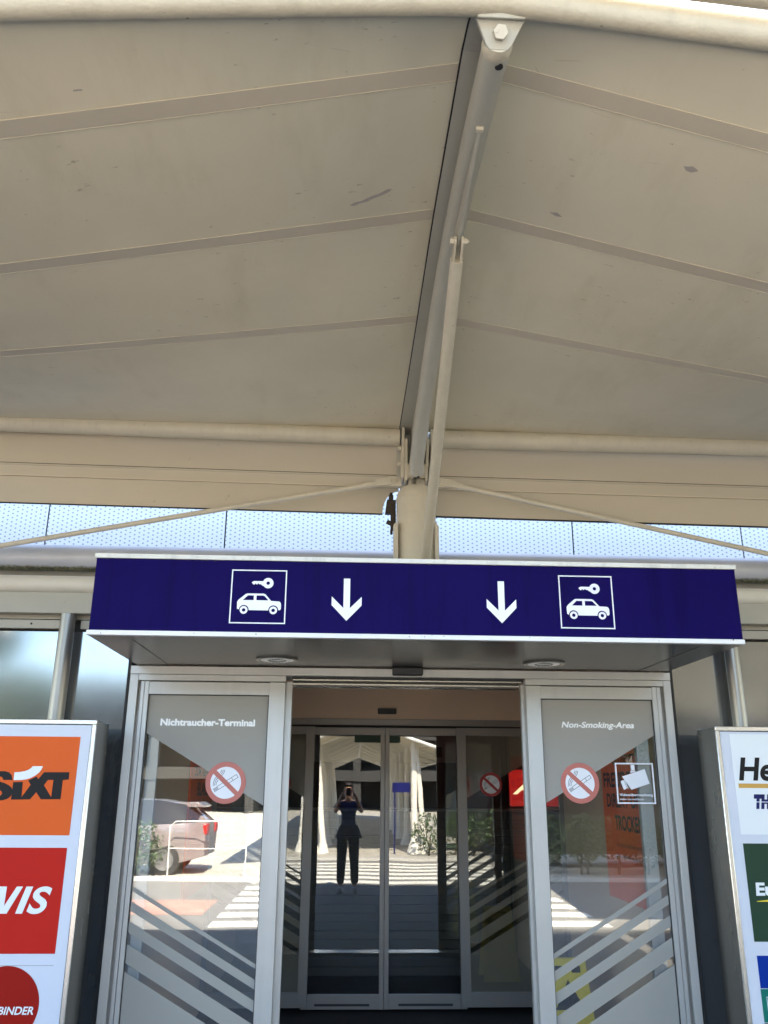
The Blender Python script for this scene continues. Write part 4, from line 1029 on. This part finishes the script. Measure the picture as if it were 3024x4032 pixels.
MB().box(-2.86,-2.74,y0+0.45,y0+0.78,0.78,0.98).build('tail_lamp', ['tail'], car, bevel=0.02); MB().box(-2.86,-2.74,y0-0.78,y0-0.45,0.78,0.98).build('tail_lamp', ['tail'], car, bevel=0.02)
for x in (-6.05,-3.55):
    for yy in (y0-0.86, y0+0.66):
        w = thing('w', (x,yy,0.31), '', ''); del w['label']; del w['category']; w.name = 'wheel'; w.parent = car; w.location = (x+4.8, yy+9.2, 0.31)
        MB().tube((x,yy,0.31),(x,yy+0.2,0.31),0.31,n=28).build('tyre', ['rubber'], w); MB().tube((x,yy-0.006,0.31),(x,yy+0.206,0.31),0.20,n=20).build('rim', ['rim'], w)
van = thing('parked_van', (6.2, -11.6, 0), 'dark green van parked behind the right hand hedge, seen reflected in the English pane', 'van')
vb = MB(); y0 = -11.6; sv = [(2.9,0.95,0.45,1.0,1.15,0.80),(3.1,0.98,0.35,1.1,1.9,0.86),(3.5,1.0,0.30,1.15,2.25,0.88),(6.5,1.0,0.28,1.15,2.32,0.88),(8.3,1.0,0.28,1.15,2.25,0.86),(9.0,1.0,0.30,1.15,1.45,0.84),(9.9,0.96,0.36,0.95,1.05,0.80),(10.05,0.85,0.45,0.8,0.85,0.74)]
vs = []
for x, hw, zb, zm, zr, rw in sv:
    vs += [(x,y0-hw*0.92,zb),(x,y0-hw,zb+(zm-zb)*.5),(x,y0-hw*.97,zm),(x,y0-rw,zr),(x,y0,zr+0.03),(x,y0+rw,zr),(x,y0+hw*.97,zm),(x,y0+hw,zb+(zm-zb)*.5),(x,y0+hw*.92,zb)]
vb.v = vs
for i in range(len(sv)-1):
    for k in range(8): vb.f.append((i*9+k, i*9+k+1, (i+1)*9+k+1, (i+1)*9+k)); vb.m.append(1 if (k in (2,5) and i in (1,2,4)) or (k in (3,4) and i == 4) else 0)
    vb.f.append((i*9+8, i*9, (i+1)*9, (i+1)*9+8)); vb.m.append(0)
vb.f.append(tuple(range(9))); vb.m.append(0); vb.f.append(tuple(range((len(sv)-1)*9, len(sv)*9))); vb.m.append(0)
vb.build('body', ['vanp','carg'], van)
for x in (4.2,8.7):
    for yy in (y0-0.98, y0+0.76):
        w = thing('w', (x,yy,0.34), '', ''); del w['label']; del w['category']; w.name = 'wheel'; w.parent = van; w.location = (x-6.2, yy+11.6, 0.34)
        MB().tube((x,yy,0.33),(x,yy+0.22,0.33),0.335,n=28).build('tyre', ['rubber'], w); MB().tube((x,yy-0.006,0.33),(x,yy+0.226,0.33),0.20,n=20).build('rim', ['rim'], w)
ba = thing('tube_barrier', (-1.9,-8.0,0), 'white tubular barrier on the far kerb left of the crossing, seen reflected', 'barrier')
MB().sweep([(-3.4,-8.05,0.03),(-3.4,-8.05,0.95),(-3.3,-8.05,1.05),(-2.0,-8.05,1.05),(-1.9,-8.05,0.95),(-1.9,-8.05,0.03)], 0.011, 10).tube((-3.4,-8.05,0.55),(-1.9,-8.05,0.55),0.008,n=8).build('frame', ['colw'], ba)

# ------------------------------------------------------------------ PHOTOGRAPHER (seen only in the glass)
def skin_mesh(name, verts, edges, radii, mat, parent, sub=2):
    me = bpy.data.meshes.new(name+'_src'); me.from_pydata(verts, edges, []); o = bpy.data.objects.new(name+'_src', me); COL.objects.link(o)
    md = o.modifiers.new('skin', 'SKIN'); md.use_smooth_shade = True
    sv = me.skin_vertices[0].data if me.skin_vertices else None
    if sv is None:
        bm = bmesh.new(); bm.from_mesh(me); bm.verts.layers.skin.verify(); bm.to_mesh(me); bm.free(); sv = me.skin_vertices[0].data
    for k, r in enumerate(radii): sv[k].radius = (r, r) if not isinstance(r, tuple) else r
    sv[0].use_root = True
    s = o.modifiers.new('sub', 'SUBSURF'); s.levels = sub; s.render_levels = sub
    dg = bpy.context.evaluated_depsgraph_get(); dg.update()
    me2 = bpy.data.meshes.new_from_object(o.evaluated_get(dg)); bpy.data.objects.remove(o)
    me2.name = name
    off = parent.location if parent is not None else Vector((0,0,0))
    for vv in me2.vertices: vv.co -= off
    me2.materials.clear(); me2.materials.append(M[mat])
    for p in me2.polygons: p.use_smooth = True
    r = bpy.data.objects.new(name, me2); COL.objects.link(r); r.parent = parent; return r
PY = -0.42
pe = thing('person', (0, PY, 0), 'person in blue shirt and dark trousers holding up a phone, reflected in the inner door', 'person')
P0 = lambda x, y, z: (x, PY+y, z)
bv = [P0(0,0,0.98), P0(0,0.0,1.14), P0(0,-0.01,1.30), P0(0,-0.02,1.42), P0(0,0.0,1.50), P0(0,0.035,1.57), P0(0,0.05,1.66), P0(0,0.05,1.74),
      P0(-0.10,0,0.92), P0(-0.11,0.015,0.50), P0(-0.12,-0.02,0.09), P0(-0.13,0.10,0.045),
      P0(0.10,0,0.92), P0(0.11,0.015,0.50), P0(0.12,-0.02,0.09), P0(0.13,0.10,0.045),
      P0(-0.18,-0.01,1.43), P0(-0.235,0.13,1.30), P0(-0.115,0.36,1.585),
      P0(0.18,-0.01,1.43), P0(0.235,0.13,1.30), P0(0.115,0.36,1.585), P0(-0.085,0.385,1.635), P0(0.085,0.385,1.635)]
be = [(0,1),(1,2),(2,3),(3,4),(4,5),(5,6),(6,7),(0,8),(8,9),(9,10),(10,11),(0,12),(12,13),(13,14),(14,15),(3,16),(16,17),(17,18),(3,19),(19,20),(20,21),(18,22),(21,23)]
brr = [(0.13,0.10),(0.115,0.09),(0.13,0.095),(0.12,0.085),0.055,0.075,0.088,0.062,0.082,0.056,0.040,0.038,0.082,0.056,0.040,0.038,0.058,0.042,0.027,0.058,0.042,0.027,(0.036,0.018),(0.036,0.018)]
skin_mesh('body', bv, be, brr, 'skin', pe)
# hands: five bent fingers each, closed on the phone
for s in (-1, 1):
    for k in range(4):
        z = 1.655+0.019*k-(0.004 if k == 3 else 0)
        L = (0.9,1.0,0.95,0.78)[k]
        ptsf = [(s*0.080,PY+0.390,z-0.012),(s*(0.072),PY+0.405,z),(s*0.056,PY+0.4165,z+0.004),(s*(0.056-0.022*L),PY+0.4185,z+0.004)]
        skin_mesh('finger', ptsf, [(0,1),(1,2),(2,3)], [0.009,0.0085,0.008,0.0065], 'skin', pe, 1)
    skin_mesh('thumb', [(s*0.078,PY+0.378,1.635),(s*0.066,PY+0.374,1.660),(s*0.046,PY+0.386,1.690)], [(0,1),(1,2)], [0.011,0.010,0.008], 'skin', pe, 1)
skin_mesh('shirt', [bv[1],bv[2],bv[3],P0(0,-0.005,1.475),P0(-0.17,-0.01,1.425),P0(-0.225,0.085,1.34),P0(0.17,-0.01,1.425),P0(0.225,0.085,1.34),P0(0,0,1.02)],
          [(0,1),(1,2),(2,3),(2,4),(4,5),(2,6),(6,7),(0,8)], [(0.135,0.105),(0.145,0.11),(0.14,0.10),(0.075,0.07),0.072,0.066,0.072,0.066,(0.14,0.11)], 'shirt', pe)
skin_mesh('trousers', [P0(0,0,1.0),P0(-0.10,0,0.90),P0(-0.11,0.015,0.50),P0(-0.12,-0.015,0.12),P0(0.10,0,0.90),P0(0.11,0.015,0.50),P0(0.12,-0.015,0.12)],
          [(0,1),(1,2),(2,3),(0,4),(4,5),(5,6)], [(0.145,0.11),0.112,0.084,0.070,0.112,0.084,0.070], 'trous', pe)
jk = MB(); n = 28; rings = [(0.155,0.12,1.09),(0.185,0.14,1.02),(0.235,0.165,0.89),(0.225,0.155,0.89),(0.15,0.115,1.08)]
vs = [(rx*math.cos(2*math.pi*k/n)*(1+0.05*math.cos(6.28*k*5/n)), PY+ry*math.sin(2*math.pi*k/n)*(1+0.06*math.sin(6.28*k*7/n)), z) for rx, ry, z in rings for k in range(n)]
jk.add(vs, [(i*n+k, i*n+(k+1) % n, (i+1)*n+(k+1) % n, (i+1)*n+k) for i in range(4) for k in range(n)]); jk.build('jacket', ['jacket'], pe)
for s in (-1, 1):
    skin_mesh('shoe', [P0(s*0.12,-0.05,0.05),P0(s*0.122,0.03,0.055),P0(s*0.13,0.13,0.04),P0(s*0.135,0.17,0.035)], [(0,1),(1,2),(2,3)], [0.058,0.062,0.052,0.040], 'shoe', pe)
hd = MB(); vs = []; n = 20
for j in range(9):
    a = math.pi*0.62*j/8
    for k in range(n):
        b_ = 2*math.pi*k/n; vs.append((0.083*math.sin(a)*math.cos(b_), PY+0.038+0.098*math.sin(a)*math.sin(b_)-0.02*j/8, 1.705+0.105*math.cos(a)))
hd.add(vs, [(j*n+k, j*n+(k+1) % n, (j+1)*n+(k+1) % n, (j+1)*n+k) for j in range(8) for k in range(n) if not (j >= 4 and n*0.08 < k < n*0.42)]); hd.build('hair', ['hair'], pe)
ey = MB()
for s in (-1, 1): ey.lathe((s*0.032, PY+0.130, 1.672), [(0.0005,0.010),(0.008,0.006),(0.011,0),(0.008,-0.006),(0.0005,-0.010)], 12)
ey.build('eyes', ['black'], pe)
skin_mesh('nose', [(0,PY+0.128,1.672),(0,PY+0.150,1.640),(0,PY+0.136,1.630)], [(0,1),(1,2)], [0.008,0.012,0.009], 'skin', pe, 1)
MB().box(-0.024,0.024,PY+0.124,PY+0.131,1.600,1.607).build('mouth', ['dred'], pe)

# ------------------------------------------------------------------ CAMERA (inside the phone's lens)
dX = Vector((0,0,0)); f_, ax, ay = 3324.0, -165.0, 1089.0
dY = Vector((ax, ay, f_)).normalized(); dZ = Vector((72, -10132, f_)); dZ = (dZ-dY*dZ.dot(dY)).normalized(); dX = dY.cross(dZ)
right = Vector((dX.x, dY.x, dZ.x)); down = Vector((dX.y, dY.y, dZ.y)); fwd = Vector((dX.z, dY.z, dZ.z))
cam = bpy.data.cameras.new('camera'); co = bpy.data.objects.new('camera', cam); COL.objects.link(co)
R3 = Matrix((right, -down, -fwd)).transposed()
co.matrix_world = Matrix.Translation((0,0,H)) @ R3.to_4x4()
cam.sensor_fit = 'VERTICAL'; cam.sensor_height = 36; cam.sensor_width = 27; cam.lens = f_/4032*36
cam.clip_start = 0.004; cam.clip_end = 1000
C.camera = co
ph = MB()
def PH(u, w, n): return Vector((0,0,H))+right*u+down*w+fwd*n
vs = [PH(u,w,n) for n in (-0.013,-0.005) for u, w in ((-0.037,-0.018),(0.037,-0.018),(0.037,0.132),(-0.037,0.132))]
ph.add(vs, [(0,1,2,3),(7,6,5,4),(0,4,5,1),(1,5,6,2),(2,6,7,3),(3,7,4,0)])
po = ph.build('phone', ['black'], None, bevel=0.002); tag(po, 'black phone held up in both hands by the reflected photographer', 'phone')

# ------------------------------------------------------------------ LIGHT
EL, AZ = 47.0, 12.0         # sun behind the building
w = bpy.data.worlds.new('World'); C.world = w; w.use_nodes = True
nt = w.node_tree; bg = nt.nodes['Background']
sky = nt.nodes.new('ShaderNodeTexSky'); sky.sky_type = 'NISHITA'; sky.sun_disc = False
sky.sun_elevation = rad(EL); sky.sun_rotation = rad(AZ); sky.air_density = 1.0; sky.dust_density = 0.6
nt.links.new(sky.outputs[0], bg.inputs[0]); bg.inputs[1].default_value = 0.12
sd = Vector((math.sin(rad(AZ))*math.cos(rad(EL)), math.cos(rad(AZ))*math.cos(rad(EL)), math.sin(rad(EL))))
sl = bpy.data.lights.new('sun', 'SUN'); sl.energy = 4.0; sl.angle = rad(0.53); sl.color = (1.0, 0.91, 0.75)
so = bpy.data.objects.new('sun', sl); COL.objects.link(so); so.location = (0, 30, 30)
so.rotation_euler = (-sd).to_track_quat('-Z', 'Y').to_euler()
C.view_settings.view_transform = 'Standard'; C.view_settings.look = 'None'; C.view_settings.gamma = 1
C.view_settings.exposure = 3.15
C.cycles.max_bounces = 10; C.cycles.diffuse_bounces = 5; C.cycles.glossy_bounces = 6; C.cycles.transparent_max_bounces = 24
C.cycles.sample_clamp_indirect = 8
C.cycles.use_denoising = True
